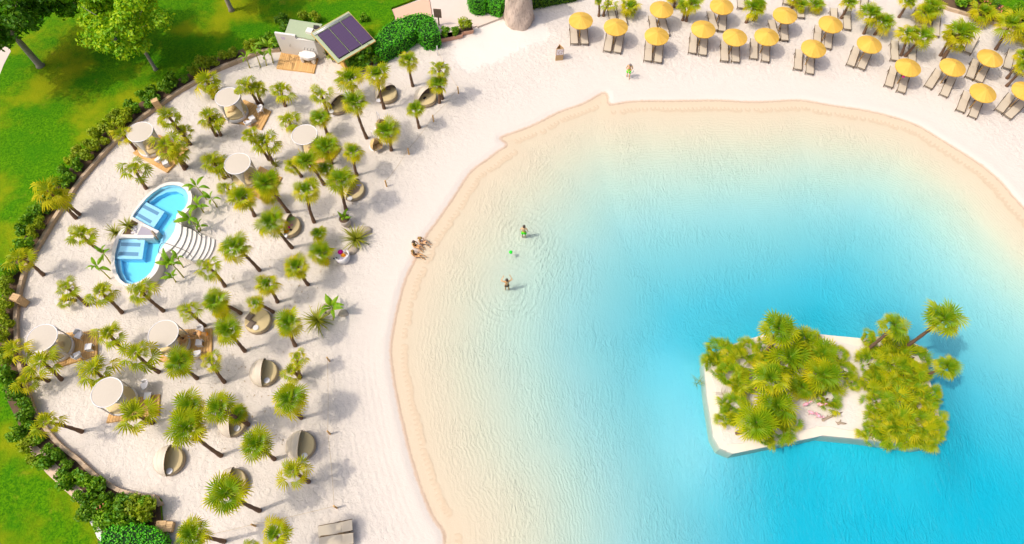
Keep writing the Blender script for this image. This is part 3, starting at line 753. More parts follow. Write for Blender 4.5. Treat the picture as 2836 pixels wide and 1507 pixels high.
def make_chair():
    r = thing('bucket_chair', 'x', 'chair', (0, 0, 0)); mb = MB()
    # shell: curved back with arms, opening towards +x
    n = 10; vs = []; fs = []
    for i in range(n + 1):
        a = radians(70 + 220 * i / n); h = .78 if 3 <= i <= 7 else (.70 if i in (2, 8) else .62)
        for rr, z in ((.27, .40), (.33, h), (.30, h + .005), (.24, .42)): vs.append((rr * cos(a) * 1.05, rr * sin(a) * 1.05, z))
    for i in range(n):
        for k in range(4): fs.append((i * 4 + k, (i + 1) * 4 + k, (i + 1) * 4 + (k + 1) % 4, i * 4 + (k + 1) % 4))
    mb.add(vs, fs); mb.build('shell', M['white_plastic'], r, True)
    mb = MB(); mb.box((.03, 0, .42), (.52, .50, .07), 0, (.94, .94)); mb.build('seat', M['white_plastic'], r)
    for x, y in ((.24, .2), (.24, -.2), (-.2, .2), (-.2, -.2)):
        mb = MB(); mb.tube([(x * .85, y * .85, .40), (x * 1.1, y * 1.1, 0)], [.022, .014], 6); mb.build('leg', M['white_plastic'], r)
    return r
def make_table():
    r = thing('side_table', 'x', 'table', (0, 0, 0)); mb = MB(); mb.box((0, 0, .42), (.46, .46, .04)); mb.build('tabletop', M['white_plastic'], r)
    for s in ((0, .2, .44, .035), (0, -.2, .44, .035)):
        mb = MB(); mb.box((s[0], s[1], .2), (s[2], s[3], .40)); mb.build('side_panel', M['white_plastic'], r)
    return r
CHAIR, TABLE = make_chair(), make_table()
def make_gazebo():
    r = thing('canopy_daybed', 'x', 'daybed', (0, 0, 0)); H_ = 2.15
    mb = MB(); mb.lathe([(.0, H_ + .02), (.5, H_ + .012), (1.0, H_ - .005), (1.0, H_ - .03), (0, H_ - .03)], 40); mb.build('canopy', M['canopy'], r, False)
    mb = MB(); n = 44; mb.tube([((1.02) * cos(2 * pi * j / n), 1.02 * sin(2 * pi * j / n), H_ - .01) for j in range(n + 1)], .035, 6, False); mb.build('canopy_ring', M['white_metal'], r, True)
    mb = MB(); mb.lathe([(.0, .02), (1.02, .02), (1.04, .10), (1.04, .30), (1.0, .34), (0, .34)], 40); mb.build('bed_base', M['white_plastic'], r, False)
    mb = MB(); mb.lathe([(.97, .343), (.98, .38), (.98, .48), (.94, .52), (0, .525)], 40); mb.build('mattress', M['mattress'], r, True)
    for i in range(4):
        a = pi / 4 + i * pi / 2; x, y = cos(a), sin(a)
        mb = MB(); mb.tube([(x * 1.06, y * 1.06, .0), (x * 1.06, y * 1.06, .6), (x * 1.0, y * 1.0, H_ - .05)], .025, 6); mb.build('post', M['white_metal'], r)
        vs = []
        prof = [(2.1, .42), (1.7, .30), (1.2, .17), (.9, .09), (.75, .12), (.3, .16)]
        mb = MB(); rings = []
        for z, wd in prof:
            ring = []
            for j in range(10):
                th = 2 * pi * j / 10; f = 1 + .25 * (j % 2)
                u = wd * cos(th) * f; v = .06 * sin(th) * f + .02
                aa = a + u / 1.03 * .8
                rr = 1.02 + v * .6
                ring.append((rr * cos(aa), rr * sin(aa), z))
            rings.append(ring)
        o_ = [q for ring in rings for q in ring]; fs = []
        for q in range(len(rings) - 1):
            for j in range(10): k = (j + 1) % 10; fs.append((q * 10 + j, q * 10 + k, (q + 1) * 10 + k, (q + 1) * 10 + j))
        mb.add(o_, fs); mb.build('curtain', M['curtain'], r, True)
    return r
GAZ = make_gazebo()
def pillow_mesh(w, d, h, mat):
    mb = MB(); n, m = 8, 8; vs = []; fs = []
    for sgn in (1, -1):
        for i in range(n + 1):
            for j in range(m + 1):
                u, v = i / n * 2 - 1, j / m * 2 - 1
                z = h * .5 * sgn * max(0, (1 - u ** 4)) ** .5 * max(0, (1 - v ** 4)) ** .5
                k = 1 - .06 * (abs(u) * (1 - abs(v)) + abs(v) * (1 - abs(u)))
                vs.append((u * w / 2 * k, v * d / 2 * k, z))
    q = (n + 1) * (m + 1)
    for i in range(n):
        for j in range(m):
            a = i * (m + 1) + j; f = (a, a + m + 1, a + m + 2, a + 1); fs.append(f); fs.append(tuple(x + q for x in reversed(f)))
    mb.add(vs, fs); return mb.build('pillow', mat, None, True, link=False)
PIL = pillow_mesh(.62, .42, .2, M['tan_cushion']); PILD = pillow_mesh(.62, .46, .16, M['dark_cushion'])
index_children()
# canopy centre in the photo, yaw, deck quad, name
GZ_LIST = [
    ('A', 1697, 730, .35, [('B', 300, 870), ('B', 505, 770), ('B', 672, 826), ('B', 600, 962)], 'nearest the wash hut', [('V0',)], ),
]
def gaz(k, x, y, yaw, where, quad, nplank, chairs=(), tables=(), pillows=()):
    c = at(k, x, y, 2.15)
    g = copy_tree(GAZ); g.location = (c.x, c.y, .16); g.rotation_euler = (0, 0, yaw); tag(g, 'round cream canopy daybed with white curtains ' + where, 'daybed', 'round canopy daybeds')
    deck('pale timber deck carrying the canopy daybed ' + where, [at(*q, .16).xy for q in quad], nplank)
    for i, (q, rz) in enumerate(chairs):
        p = at(*q, .6); h = copy_tree(CHAIR); h.location = (p.x, p.y, .165); h.rotation_euler = (0, 0, rz)
        tag(h, f'{("upper" if i == 0 else "lower")} white armchair on the deck of the daybed ' + where, 'chair', 'white armchairs on the decks')
    for q, rz in tables:
        p = at(*q, .6); h = copy_tree(TABLE); h.location = (p.x, p.y, .165); h.rotation_euler = (0, 0, rz)
        tag(h, 'low white table on the deck of the daybed ' + where, 'table', 'white tables on the decks')
    for i, (dx, dy, rz) in enumerate(pillows):
        o = put(PIL, 'pillow', None, (c.x + dx, c.y + dy, .79), (0.25, 0, rz))
        tag(o, f'{"outer" if i else "inner"} cream pillow on the canopy daybed {where}', 'pillow', 'pillows on the daybeds')
    return c
gaz('A', 1697, 730, .3, 'nearest the wash hut', [('B', 300, 872), ('B', 602, 962), ('B', 672, 826), ('B', 470, 740)], 14,
    [(('B', 590, 815), radians(205)), (('B', 503, 915), radians(95))], [(('B', 528, 875), .7)], [(-.35, -.1, .3), (-.05, .3, 1.2)])
gaz('A', 1047, 990, .9, 'above the plunge pool by the wall', [('A', 985, 1135), ('A', 1242, 1282), ('A', 1400, 1105), ('A', 1180, 1000)], 16, [(('A', 1180, 1185), radians(150))], [(('A', 1225, 1205), .5)], [(.2, -.3, .4)])
gaz('B', 925, 1010, .5, 'in the middle of the grove', [('B', 900, 1230), ('B', 1120, 1195), ('B', 1195, 1100), ('B', 960, 1060)], 13, (), (), [(.2, -.2, .4)])
gaz('A', 1770, 1225, 1.1, 'right of the plunge pool', [('H', 480, 345), ('H', 640, 430), ('H', 755, 245), ('H', 590, 160)], 15, (), (), [(.3, -.1, 1.4)])
gaz('I', 465, 535, .2, 'at the left edge', [('I', 590, 845), ('I', 1035, 712), ('I', 1035, 450), ('I', 700, 470)], 16,
    [(('I', 845, 490), radians(250)), (('I', 825, 715), radians(120))], [(('I', 943, 618), .15)], [(.25, .1, .3)])
gaz('I', 1760, 490, .1, 'where bathers sit', [('V', 285, 1000), ('V', 1410, 880), ('V', 1420, 300), ('V', 620, 330)], 17,
    [(('V', 1180, 340), radians(215)), (('V', 1105, 840), radians(100))], [(('V', 1143, 590), .05)], ())
gaz('I', 1160, 1115, .4, 'lowest on the sand', [('K', 985, 238), ('K', 1480, 170), ('K', 1488, -30), ('K', 1050, 40)], 17,
    [(('I', 1555, 1030), radians(215))], [(('I', 1577, 1145), .05)], ())
for o in (GAZ,):
    pass
# people at the sixth daybed
c6 = at('V', 880, 560, .7)
person('dark haired woman sitting on the edge of the canopy daybed with bent legs', (c6.x - .25, c6.y + .05, .66), radians(-70), sit(knR=(-.16, .44, .30), anR=(-.12, .72, .02), toeR=(-.12, .86, 0)), 'skin_tan', 'hair', garments=[('bikini_top', 'black'), ('bikini_bottom', 'black')])
p = at('V', 840, 720, .16)
person('woman seated low on the deck reaching her arm across to pass something', (p.x - .1, p.y, .32), radians(-30), sit(elL=(.12, .30, .66), wrL=(.20, .62, .62)), 'skin_tan', 'hair_brown', garments=[('bikini_top', 'black'), ('bikini_bottom', 'black')])
p = at('V', 1370, 520, .16)
person('woman leaning across the deck with an outstretched arm, dark hair, seen from above', (p.x, p.y, .165), radians(100),
       stand(pelvis=(0, -.12, .86), chest=(0, .24, 1.12), neck=(0, .40, 1.20), head=(0, .52, 1.20), face=(0, .6, -.8), shL=(.19, .28, 1.15), elL=(.28, .58, 1.05), wrL=(.20, .84, 1.0), shR=(-.19, .28, 1.15), elR=(-.25, .30, .86), wrR=(-.22, .40, .66),
             hipL=(.10, -.12, .80), hipR=(-.10, -.12, .80), knL=(.11, -.04, .44), knR=(-.11, -.02, .44)), 'skin_tan', 'hair', garments=[('bikini_top', 'orange'), ('bikini_bottom', 'orange')])

# ------------------------------------------------------------------ round shell daybeds
def make_shell(hood=True, cushions=1):
    r = thing('shell_daybed', 'x', 'daybed', (0, 0, 0)); S = .97
    mb = MB(); mb.lathe([(0, .02), (S * .92, .02), (S, .10), (S, .30), (S * .96, .33), (0, .33)], 36); mb.build('wicker_base', M['wicker'], r)
    for k in range(2):      # mattress in two halves
        a0 = (0, pi)[k] + radians(75)
        mb = MB(); mb.lathe([(S * .93, .334), (S * .95, .36), (S * .95, .44), (S * .90, .475), (0.012, .48)], 18, (.006 * cos(a0 + pi / 2), .006 * sin(a0 + pi / 2), 0), a0, a0 + pi); mb.build('mattress', M['mattress'], r, True)
    if hood:
        n = 14
        for k in range(3):   # three gores folded up from the back (-x)
            e0, e1 = radians((2, 34, 66)[k]), radians((34, 66, 96)[k]); vs = []; fs = []
            for q, rad in ((0, S + .03 + .012 * k), (1, S + .005 + .012 * k)):
                for i in range(5):
                    e = e0 + (e1 - e0) * i / 4
                    for j in range(n + 1):
                        a = -pi / 2 + pi * j / n
                        # great half circle rotated about the y axis
                        y = rad * sin(a); u = rad * cos(a)
                        vs.append((-u * cos(e), y, .30 + u * sin(e) * .98))
            m = (n + 1) * 5
            for i in range(4):
                for j in range(n):
                    a_ = i * (n + 1) + j; f = (a_, a_ + 1, a_ + n + 2, a_ + n + 1); fs.append(f); fs.append(tuple(x + m for x in reversed(f)))
            for i in (0, 4):
                for j in range(n): a_ = i * (n + 1) + j; fs.append((a_, a_ + m, a_ + m + 1, a_ + 1))
            mb = MB(); mb.add(vs, fs); mb.build('hood_panel', M['hood'], r, True)
        e = radians(96); mb = MB(); mb.tube([(-(S + .05) * cos(-pi / 2 + pi * j / 16) * cos(e), (S + .05) * sin(-pi / 2 + pi * j / 16), .30 + (S + .05) * cos(-pi / 2 + pi * j / 16) * sin(e) * .98) for j in range(17)], .016, 6)
        mb.build('hood_rim', M['wicker'], r, True)
    return r
def make_round_table():
    r = thing('round_side_table', 'x', 'table', (0, 0, 0)); mb = MB(); mb.lathe([(0, .52), (.205, .52), (.21, .535), (.205, .55), (0, .55)], 24); mb.build('tabletop', M['white_plastic'], r)
    mb = MB(); mb.tube([(0, 0, .01), (0, 0, .52)], .025, 8); mb.build('pedestal', M['white_plastic'], r)
    mb = MB(); mb.lathe([(0, 0), (.16, 0), (.15, .02), (0, .02)], 16); mb.build('foot', M['white_plastic'], r); return r
SHELL, SHELL0, RTAB = make_shell(), make_shell(False), make_round_table()
index_children()
def shell(q, yaw, where, hood=True, table=None, cush=None, flip=None):
    c = at(*q, .40); s = copy_tree(SHELL if hood else SHELL0); s.location = (c.x, c.y, 0); s.rotation_euler = (0, 0, yaw)
    tag(s, ('hooded round daybed ' if hood else 'open round daybed ') + where, 'daybed', 'round shell daybeds on the sand')
    if table:
        p = at(*table, .53); t_ = copy_tree(RTAB); t_.location = (p.x, p.y, 0); tag(t_, 'white table at the daybed ' + where, 'table', 'small round white tables')
    for i, (dx, dy, rz, tilt) in enumerate(cush or ()):
        o = put(PILD, 'cushion', None, (c.x + dx, c.y + dy, .56 + .1 * abs(tilt)), (tilt, 0, rz))
        tag(o, f'{"lower" if i == 0 else "upper"} brown cushion on the daybed ' + where, 'cushion', 'brown cushions on the round daybeds')
    return c
shell(('B', 1165, 775), radians(-35), 'behind the tall palm nearest the wash hut', True, ('B', 1122, 828), [(-.35, .35, .9, .5), (-.5, -.1, 2.2, .5)])
shell(('B', 1530, 695), radians(-50), 'behind the palm with the long straight trunk', True, ('B', 1474, 747), [(-.30, .42, .6, .5), (.1, .5, -.2, .5)])
c3 = shell(('C', 480, 720), radians(-40), 'closest to the upper end of the rope fence', True, None, [(-.35, .3, .8, .5), (0, .45, .2, .5)])
mb = MB(); mb.box((0, 0, .05), (.30, .14, .10), .9, (.8, .8)); mb.tube([(-.1, 0, .1), (0, .02, .2), (.1, 0, .1)], .012, 5); o = mb.build('handbag', M['black'], None, False, (c3.x - .05, c3.y - .25, .485)); tag(o, 'small black bag lying on the round daybed near the rope fence', 'bag')
c4 = shell(('H', 800, 605), radians(-10), 'strewn with towels and colourful bags', True, ('H', 775, 680))
c5 = shell(('H', 1280, 335), radians(-25), 'with a brown towel, beneath the tall double-headed palm', True, ('H', 1258, 402))
shell(('J', 925, 310), radians(-35), 'beside the two strap-leaf plants', False, ('J', 907, 377), [(-.55, .25, radians(60), .12), (-.35, -.35, radians(60), .12)])
shell(('J', 985, 815), radians(3), 'in the open just above the pair of yellowish palms', True, ('J', 1015, 890))
shell(('L', 650, 235), radians(5), 'half under the spreading palm with three leaf heads', True, ('L', 694, 290))
shell(('L', 1285, 450), radians(0), 'nearest the rope fence low on the beach', True, ('L', 1322, 547))
shell(('L', 645, 800), radians(3), 'behind the big palm in the lowest row', True, ('L', 652, 880))
shell(('L', 60, 590), radians(3), 'out on bare sand near the lower wall curve', True, ('K', 1578, 688))
def bundle(name, mat, loc, size, label, cat, rz=0.0, seed=0):
    r_ = random.Random(seed); mb = MB(); n = 8; vs = []; fs = []
    for i in range(5):
        for j in range(n):
            th = 2 * pi * j / n; ph = pi / 2 * i / 4; k = 1 + r_.uniform(-.22, .22)
            vs.append((size[0] * cos(th) * cos(ph) * k, size[1] * sin(th) * cos(ph) * k, size[2] * sin(ph) * (1 + r_.uniform(-.1, .1))))
    for i in range(4):
        for j in range(n): k = (j + 1) % n; fs.append((i * n + j, i * n + k, (i + 1) * n + k, (i + 1) * n + j))
    mb.add(vs, fs); o = mb.build(name, mat, None, True, loc); o.rotation_euler = (0, 0, rz); return tag(o, label, cat)
for x, y, m_, sz, nm, lab, cat, rz in (
    (820, 552, 'lime', (.30, .18, .06), 'beach_towel', 'crumpled lime and grey towel at the top of the strewn round daybed', 'towel', .2),
    (822, 600, 'pinkish', (.17, .11, .07), 'pouch', 'faded pink pouch on the strewn round daybed', 'bag', .5),
    (802, 618, 'magenta', (.13, .12, .12), 'tote_bag', 'magenta bag in the middle of the strewn round daybed', 'bag', 0),
    (818, 634, 'black', (.13, .11, .08), 'pouch', 'small dark pouch on the strewn round daybed', 'bag', 0),
    (780, 650, 'orange', (.27, .17, .07), 'beach_towel', 'crumpled orange towel on the strewn round daybed beside the table', 'towel', .4)):
    q = at('H', x, y, .5); bundle(nm, M[m_], (q.x, q.y, .475), sz, lab, cat, rz, int(x + y))
q = at('H', 1285, 330, .5); bundle('beach_towel', simple('brown_towel', (.42, .29, .2), .95, .1, 8), (q.x, q.y, .475), (.55, .45, .035), 'brown towel spread over the round daybed beneath the tall palm', 'towel', .3, 3)
q = at('H', 1325, 303, .5); bundle('beach_towel', M['lilac'], (q.x, q.y, .475), (.22, .10, .06), 'lilac towel on the upper rim of the brown-covered round daybed', 'towel', .1, 4)

# white tub chair with bags
c = at('X', 470, 1030, .55); r = thing('lounge_chair', 'white moulded lounge chair seen from behind, heaped with a pink hat and bags', 'chair', (c.x, c.y, 0), radians(125))
mb = MB(); vs = []; fs = []; n = 12
for i in range(n + 1):
    a = radians(-105 + 210 * i / n)
    for rr, z in ((.50, .02), (.60, .40), (.62, .95 - .25 * abs(i / n * 2 - 1)), (.52, .93 - .25 * abs(i / n * 2 - 1)), (.48, .42)): vs.append((-rr * cos(a) * 1.05 + .1, rr * sin(a) * .95, z))
for i in range(n):
    for k in range(4): fs.append((i * 5 + k, (i + 1) * 5 + k, (i + 1) * 5 + k + 1, i * 5 + k + 1))
mb.add(vs, fs); mb.build('shell', M['white_plastic'], r, True)
mb = MB(); mb.box((.12, 0, .32), (.9, .84, .2), 0, (.95, .95)); mb.build('seat', M['white_plastic'], r)
for dx, dy in ((.45, .3), (.45, -.3)):
    mb = MB(); mb.tube([(dx, dy, .24), (dx, dy, 0)], .03, 6); mb.build('leg', M['white_plastic'], r)
q = at('X', 415, 915, .7); mb = MB(); mb.lathe([(.0, .12), (.08, .115), (.10, .03), (.21, .0), (.20, -.01), (0, -.01)], 18); o = mb.build('sun_hat', M['magenta'], None, True, (q.x, q.y, .46)); tag(o, 'bright magenta sun hat on the white lounge chair', 'hat')
q = at('X', 470, 975, .7); bundle('beach_bag', M['orange'], (q.x, q.y, .42), (.20, .17, .2), 'orange beach bag on the seat of the white lounge chair', 'bag', .4, 9)
q = at('X', 545, 955, .8); bundle('strap_bag', M['dark_cushion'], (q.x, q.y, .6), (.30, .07, .14), 'dark brown strap draped over the far rim of the white lounge chair', 'strap', -.6, 8)
q = at('X', 320, 1042, .75); bundle('strap_bag', M['black'], (q.x, q.y, .55), (.18, .07, .12), 'black strap hanging on the near arm of the white lounge chair', 'strap', .35, 7)
q = at('X', 415, 1075, .75); bundle('beach_towel', M['lilac'], (q.x, q.y, .55), (.13, .22, .06), 'lilac towel on the back of the white lounge chair', 'towel', -.5, 6)

# hanging egg chair
def egg(base, yaw, label):
    r = thing('hanging_egg_chair', label, 'chair', base, yaw)
    mb = MB(); n = 14; vs = []; fs = []
    prof = [(.03, .30), (.30, .34), (.46, .48), (.52, .72), (.47, .98), (.34, 1.24), (.16, 1.42), (.03, 1.48)]
    for (rr, z) in prof:
        for j in range(n + 1):
            a = radians(55 + 250 * j / n); w_ = 1 if z > .5 else 1
            vs.append((rr * cos(a), rr * sin(a), z))
    for i in range(len(prof) - 1):
        for j in range(n):
            a = i * (n + 1) + j; fs.append((a, a + 1, a + n + 2, a + n + 1))
    mb.add(vs, fs); mb.build('basket', M['rattan'], r, True)
    mb = MB(); mb.tube([(prof[i][0] * cos(radians(55)), prof[i][0] * sin(radians(55)), prof[i][1]) for i in range(8)], .022, 6); mb.tube([(prof[i][0] * cos(radians(305)), prof[i][0] * sin(radians(305)), prof[i][1]) for i in range(8)], .022, 6); mb.build('rim', M['rattan'], r, True)
    for s in (-1, 1):
        mb = MB(); mb.box((.08, s * .2, .50), (.52, .36, .14), 0, (.85, .85)); mb.build('seat_cushion', M['tan_cushion'], r)
    mb = MB(); mb.box((-.28, 0, .82), (.14, .6, .46), 0, (.7, .9)); mb.build('back_cushion', M['tan_cushion'], r)
    mb = MB(); mb.tube([(-.72, 0, .03), (-.80, 0, .7), (-.76, 0, 1.5), (-.58, 0, 1.95), (-.25, 0, 2.08), (0, 0, 1.92), (.01, 0, 1.48)], .028, 8); mb.build('stand', M['white_metal'], r, True)
    mb = MB(); mb.lathe([(.0, .0), (.55, .0), (.55, .035), (.50, .04), (.0, .04)], 26, (-.45, 0, 0)); mb.build('base', M['white_metal'], r)
    return r
p = at('B', 1470, 1125); egg((p.x - .05, p.y + .1, 0), radians(-62), 'hanging rattan egg chair with tan cushions on a white curved stand')
p = at('B', 1475, 985); r = egg((p.x + .35, p.y + .1, 0), radians(-62), 'hanging rattan egg chair half hidden under the palm beside the tan one')

# ------------------------------------------------------------------ parasols and loungers
def make_parasol():
    r = thing('straw_parasol', 'x', 'parasol', (0, 0, 0)); S = 1.08; n = 32; H_ = 1.98
    vs = [(0, 0, H_ + .47)]; fs = []; rows = 6
    for i in range(1, rows + 1):
        for j in range(n):
            a = 2 * pi * j / n; f = i / rows; k = 1 + (.012 * (j % 2) + R.uniform(-.008, .008)) * (i == rows)
            dip = .018 * f * (1 if j % 2 else 0)
            vs.append((S * f * cos(a) * k, S * f * sin(a) * k, H_ + .47 * (1 - f ** 1.12) - dip + R.uniform(-.006, .006)))
    for j in range(n):
        vs.append((S * .985 * cos(2 * pi * j / n), S * .985 * sin(2 * pi * j / n), H_ - .10 + R.uniform(-.02, .015)))
    for j in range(n): fs.append((0, 1 + j, 1 + (j + 1) % n))
    for i in range(rows):
        for j in range(n): k = (j + 1) % n; o = 1 + i * n; fs.append((o + j, o + n + j, o + n + k, o + k))
    mb = MB(); mb.add(vs, fs); mb.build('thatch', M['straw'], r)
    mb = MB(); mb.lathe([(.0, H_ + .50), (.045, H_ + .48), (.05, H_ + .44)], 10); mb.build('cap', M['pole'], r)
    mb = MB(); mb.tube([(0, 0, 0), (0, 0, H_ + .42)], .04, 8); mb.build('pole', M['pole'], r)
    for k in range(8):
        a = 2 * pi * k / 8 + .2; mb = MB(); mb.tube([(.03 * cos(a), .03 * sin(a), H_ + .38), (S * .92 * cos(a), S * .92 * sin(a), H_ - .02)], .015, 5); mb.build('rib', M['pole'], r)
    return r
def make_lounger():
    r = thing('sun_lounger', 'x', 'sun lounger', (0, 0, 0)); Lh, Wh = 1.12, .345   # foot end at -x, head at +x
    zs = .33
    mb = MB(); mb.box((-.40, 0, zs), (1.42, Wh * 2 - .03, .03)); mb.build('seat_sling', M['sling'], r)
    ax, az = .32, zs; bx, bz = 1.06, zs + .20
    mb = MB(); mb.hexa([(ax, -Wh + .015, az - .015), (bx, -Wh + .015, bz - .015), (bx, Wh - .015, bz - .015), (ax, Wh - .015, az - .015)],
                       [(ax, -Wh + .015, az + .015), (bx, -Wh + .015, bz + .015), (bx, Wh - .015, bz + .015), (ax, Wh - .015, az + .015)]); mb.build('backrest', M['sling'], r)
    for s in (-1, 1):
        y = s * Wh
        mb = MB(); mb.tube([(-1.14, y, .04), (-1.11, y, .30), (-1.0, y, .35), (.30, y, .345), (.72, y, .46), (1.08, y, .555)], .022, 6); mb.build('side_rail', M['bronze'], r, True)
        mb = MB(); mb.tube([(.0, y, .34), (.18, y, .5), (.55, y, .53), (.78, y, .49)], .016, 5); mb.build('armrest', M['bronze'], r, True)
        mb = MB(); mb.tube([(.75, y, .45), (.86, y, .0)], .02, 6); mb.build('leg', M['bronze'], r)
        mb = MB(); mb.tube([(-.9, y, .34), (-1.0, y, .0)], .02, 6); mb.build('leg', M['bronze'], r)
    mb = MB(); mb.tube([(-1.12, -Wh, .26), (-1.12, Wh, .26)], .018, 6); mb.build('crossbar', M['bronze'], r)
    mb = MB(); mb.hexa([(-1.115, -Wh + .04, .20), (-1.10, -Wh + .04, .20), (-1.10, Wh - .04, .20), (-1.115, Wh - .04, .20)], [(-1.12, -Wh + .04, .34), (-1.10, -Wh + .04, .34), (-1.10, Wh - .04, .34), (-1.12, Wh - .04, .34)]); mb.build('foot_flap', M['sling'], r)
    return r
PAR, LOU = make_parasol(), make_lounger(); index_children()
PARASOLS = [
    ('D', 295, 146, 'at the end of the row nearest the tall rock'), ('D', 555, 195, 'second from the rock in the front row'),
    ('D', 890, 63, 'in the back row above the standing man, partly cut by no palm'), ('D', 857, 260, 'nearest the man standing on the beach'),
    ('D', 1203, 209, 'third along the front row'), ('D', 1338, 42, 'touching the top edge of the photo'),
    ('D', 1440, 271, 'fourth along the front row'), ('D', 1677, 266, 'fifth along the front row'),
    ('E', 160, 107, 'standing behind the fifth of the front row'), ('E', 495, 174, 'in the second row left of the leaning twin palms'),
    ('E', 370, 353, 'alone at the front edge of the beach'), ('E', 783, 324, 'below the twin leaning palms of the beach'),
    ('E', 1075, 497, 'with a pink bag hanging beneath it'), ('E', 1407, 496, 'in front of the bushy palm with three trunks'),
    ('E', 1682, 428, 'furthest from the water near the right edge'), ('E', 1630, 684, 'closest to the lake at the right'), ('E', 1943, 672, 'cut off by the right edge of the photo')]
PAR_G, LOU_G = 'yellow straw parasols on the beach', 'taupe sun loungers on the beach'
PARASOLS[2] = ('D', 890, 63, 'behind the one near the standing man')
LOUNGERS = [  # head px, foot px, side, parasol index
    ('D', 235, 193, 242, 322, 0, 0), ('D', 312, 196, 318, 322, 1, 0), ('D', 510, 247, 487, 377, 0, 1), ('D', 587, 258, 562, 385, 1, 1),
    ('D', 820, 122, 838, 262, 0, 2), ('D', 893, 130, 920, 262, 1, 2), ('D', 800, 312, 787, 452, 0, 3), ('D', 880, 325, 862, 460, 1, 3),
    ('D', 1132, 262, 1118, 390, 0, 4), ('D', 1210, 274, 1195, 403, 1, 4), ('D', 1255, 93, 1282, 222, 0, 5), ('D', 1352, 105, 1338, 224, 1, 5),
    ('D', 1360, 316, 1356, 450, 0, 6), ('D', 1442, 326, 1438, 452, 1, 6), ('D', 1582, 300, 1572, 433, 0, 7), ('D', 1672, 320, 1660, 452, 1, 7),
    ('E', 55, 157, 85, 290, 0, 8), ('E', 150, 168, 148, 296, 1, 8), ('E', 405, 203, 388, 325, 0, 9), ('E', 490, 230, 468, 355, 1, 9),
    ('E', 262, 377, 246, 514, 0, 10), ('E', 350, 408, 335, 544, 1, 10), ('E', 690, 358, 640, 486, 0, 11), ('E', 780, 380, 716, 510, 1, 11),
    ('E', 965, 508, 922, 640, 0, 12), ('E', 1058, 548, 1014, 684, 1, 12), ('E', 1302, 522, 1215, 655, 0, 13), ('E', 1400, 574, 1328, 720, 1, 13),
    ('E', 1580, 445, 1521, 584, 0, 14), ('E', 1655, 480, 1590, 604, 1, 14), ('E', 1512, 690, 1454, 826, 0, 15), ('E', 1605, 740, 1546, 866, 1, 15),
    ('E', 1840, 708, 1745, 828, 0, 16), ('E', 1925, 760, 1808, 872, 1, 16),
    ('D', 513, 60, 540, 190, 'in the palm shade above the second front parasol, left of a pair', None), ('D', 580, 45, 606, 185, 'in the palm shade above the second front parasol, right of a pair', None),
    ('D', 1010, -85, 1013, 52, 'at the top edge beside the back row parasol', None), ('D', 1478, -70, 1480, 62, 'at the top edge right of the parasol cut by the frame', None),
    ('D', 1815, -100, 1818, 32, 'at the top edge beyond the bushy double palm', None), ('E', 255, 0, 268, 130, 'under leaning palms beside the second row parasol', None),
    ('E', 518, 70, 520, 200, 'directly behind the second row parasol', None), ('E', 618, 92, 612, 212, 'right of the second row parasol by a leaning trunk', None), ('E', 750, -30, 735, 104, 'standing alone at the top among leaning palms', None),
    ('E', 972, 318, 965, 440, 'left of the twin trunks of the leaning palms', None), ('E', 1110, 330, 1092, 455, 'behind the twin trunks of the leaning palms', None), ('E', 1150, 65, 1150, 195, 'hidden behind the double palm near the flower bed', None),
    ('E', 1285, 140, 1268, 262, 'in the shade right of the double palm near the flower bed', None), ('E', 1570, 275, 1510, 385, 'behind the bushy palm with three trunks', None),
    ('E', 1845, 380, 1800, 506, 'near the right edge behind the last parasols, left one', None), ('E', 1935, 420, 1895, 545, 'near the right edge behind the last parasols, cut by the frame', None)]
for k, x, y, lab in PARASOLS:
    c = at(k, x, y + 3, 2.02); o = copy_tree(PAR); o.location = (c.x, c.y, 0); o.rotation_euler = (R.uniform(-.02, .02), R.uniform(-.02, .02), R.uniform(0, 6.28)); tag(o, 'yellow straw parasol ' + lab, 'parasol', PAR_G)
for k, hx, hy, fx, fy, a, b in LOUNGERS:
    h, f_ = at(k, hx, hy, .5), at(k, fx, fy, .12); c = (h.xy + f_.xy) / 2; an = atan2(h.y - f_.y, h.x - f_.x)
    o = copy_tree(LOU); o.location = (c.x, c.y, 0.0); o.rotation_euler = (0, 0, an)
    tag(o, ('taupe sun lounger ' + a) if b is None else f'{("sunlit " if a == 0 else "shaded ")}{"left" if a == 0 else "right"} lounger under the parasol ' + PARASOLS[b][3].split(',')[0], 'sun lounger', LOU_G)
# the two loungers at the bottom edge
for (hx, hy, fx, fy), lab in (((1745, 1195, 1490, 1250), 'upper of two loungers at the bottom edge beside the rope fence'), ((1760, 1315, 1490, 1350), 'lower of two loungers at the bottom edge, cut by the frame')):
    h, f_ = at('L', hx, hy, .5), at('L', fx, fy, .2); c = (h.xy + f_.xy) / 2
    o = copy_tree(LOU); o.location = (c.x, c.y, 0); o.rotation_euler = (0, 0, atan2(h.y - f_.y, h.x - f_.x)); tag(o, lab, 'sun lounger', LOU_G)
q = at('E', 1040, 567, 1.2); bundle('hanging_bag', M['magenta'], (q.x, q.y, 1.1), (.13, .10, .24), 'pink bag hanging from a parasol pole', 'bag', 0, 2)
q = at('E', 1350, 600, .4); bundle('dark_bag', M['black'], (q.x, q.y, .36), (.10, .30, .10), 'dark folded bag between two loungers in front of the bushy palm', 'bag', -.5, 12)
for P_ in (PAR, LOU, SHELL, SHELL0, RTAB, CHAIR, TABLE, GAZ):
    for ch in list(KIDS(P_)): bpy.data.objects.remove(ch)
    bpy.data.objects.remove(P_)
CHILD.clear()

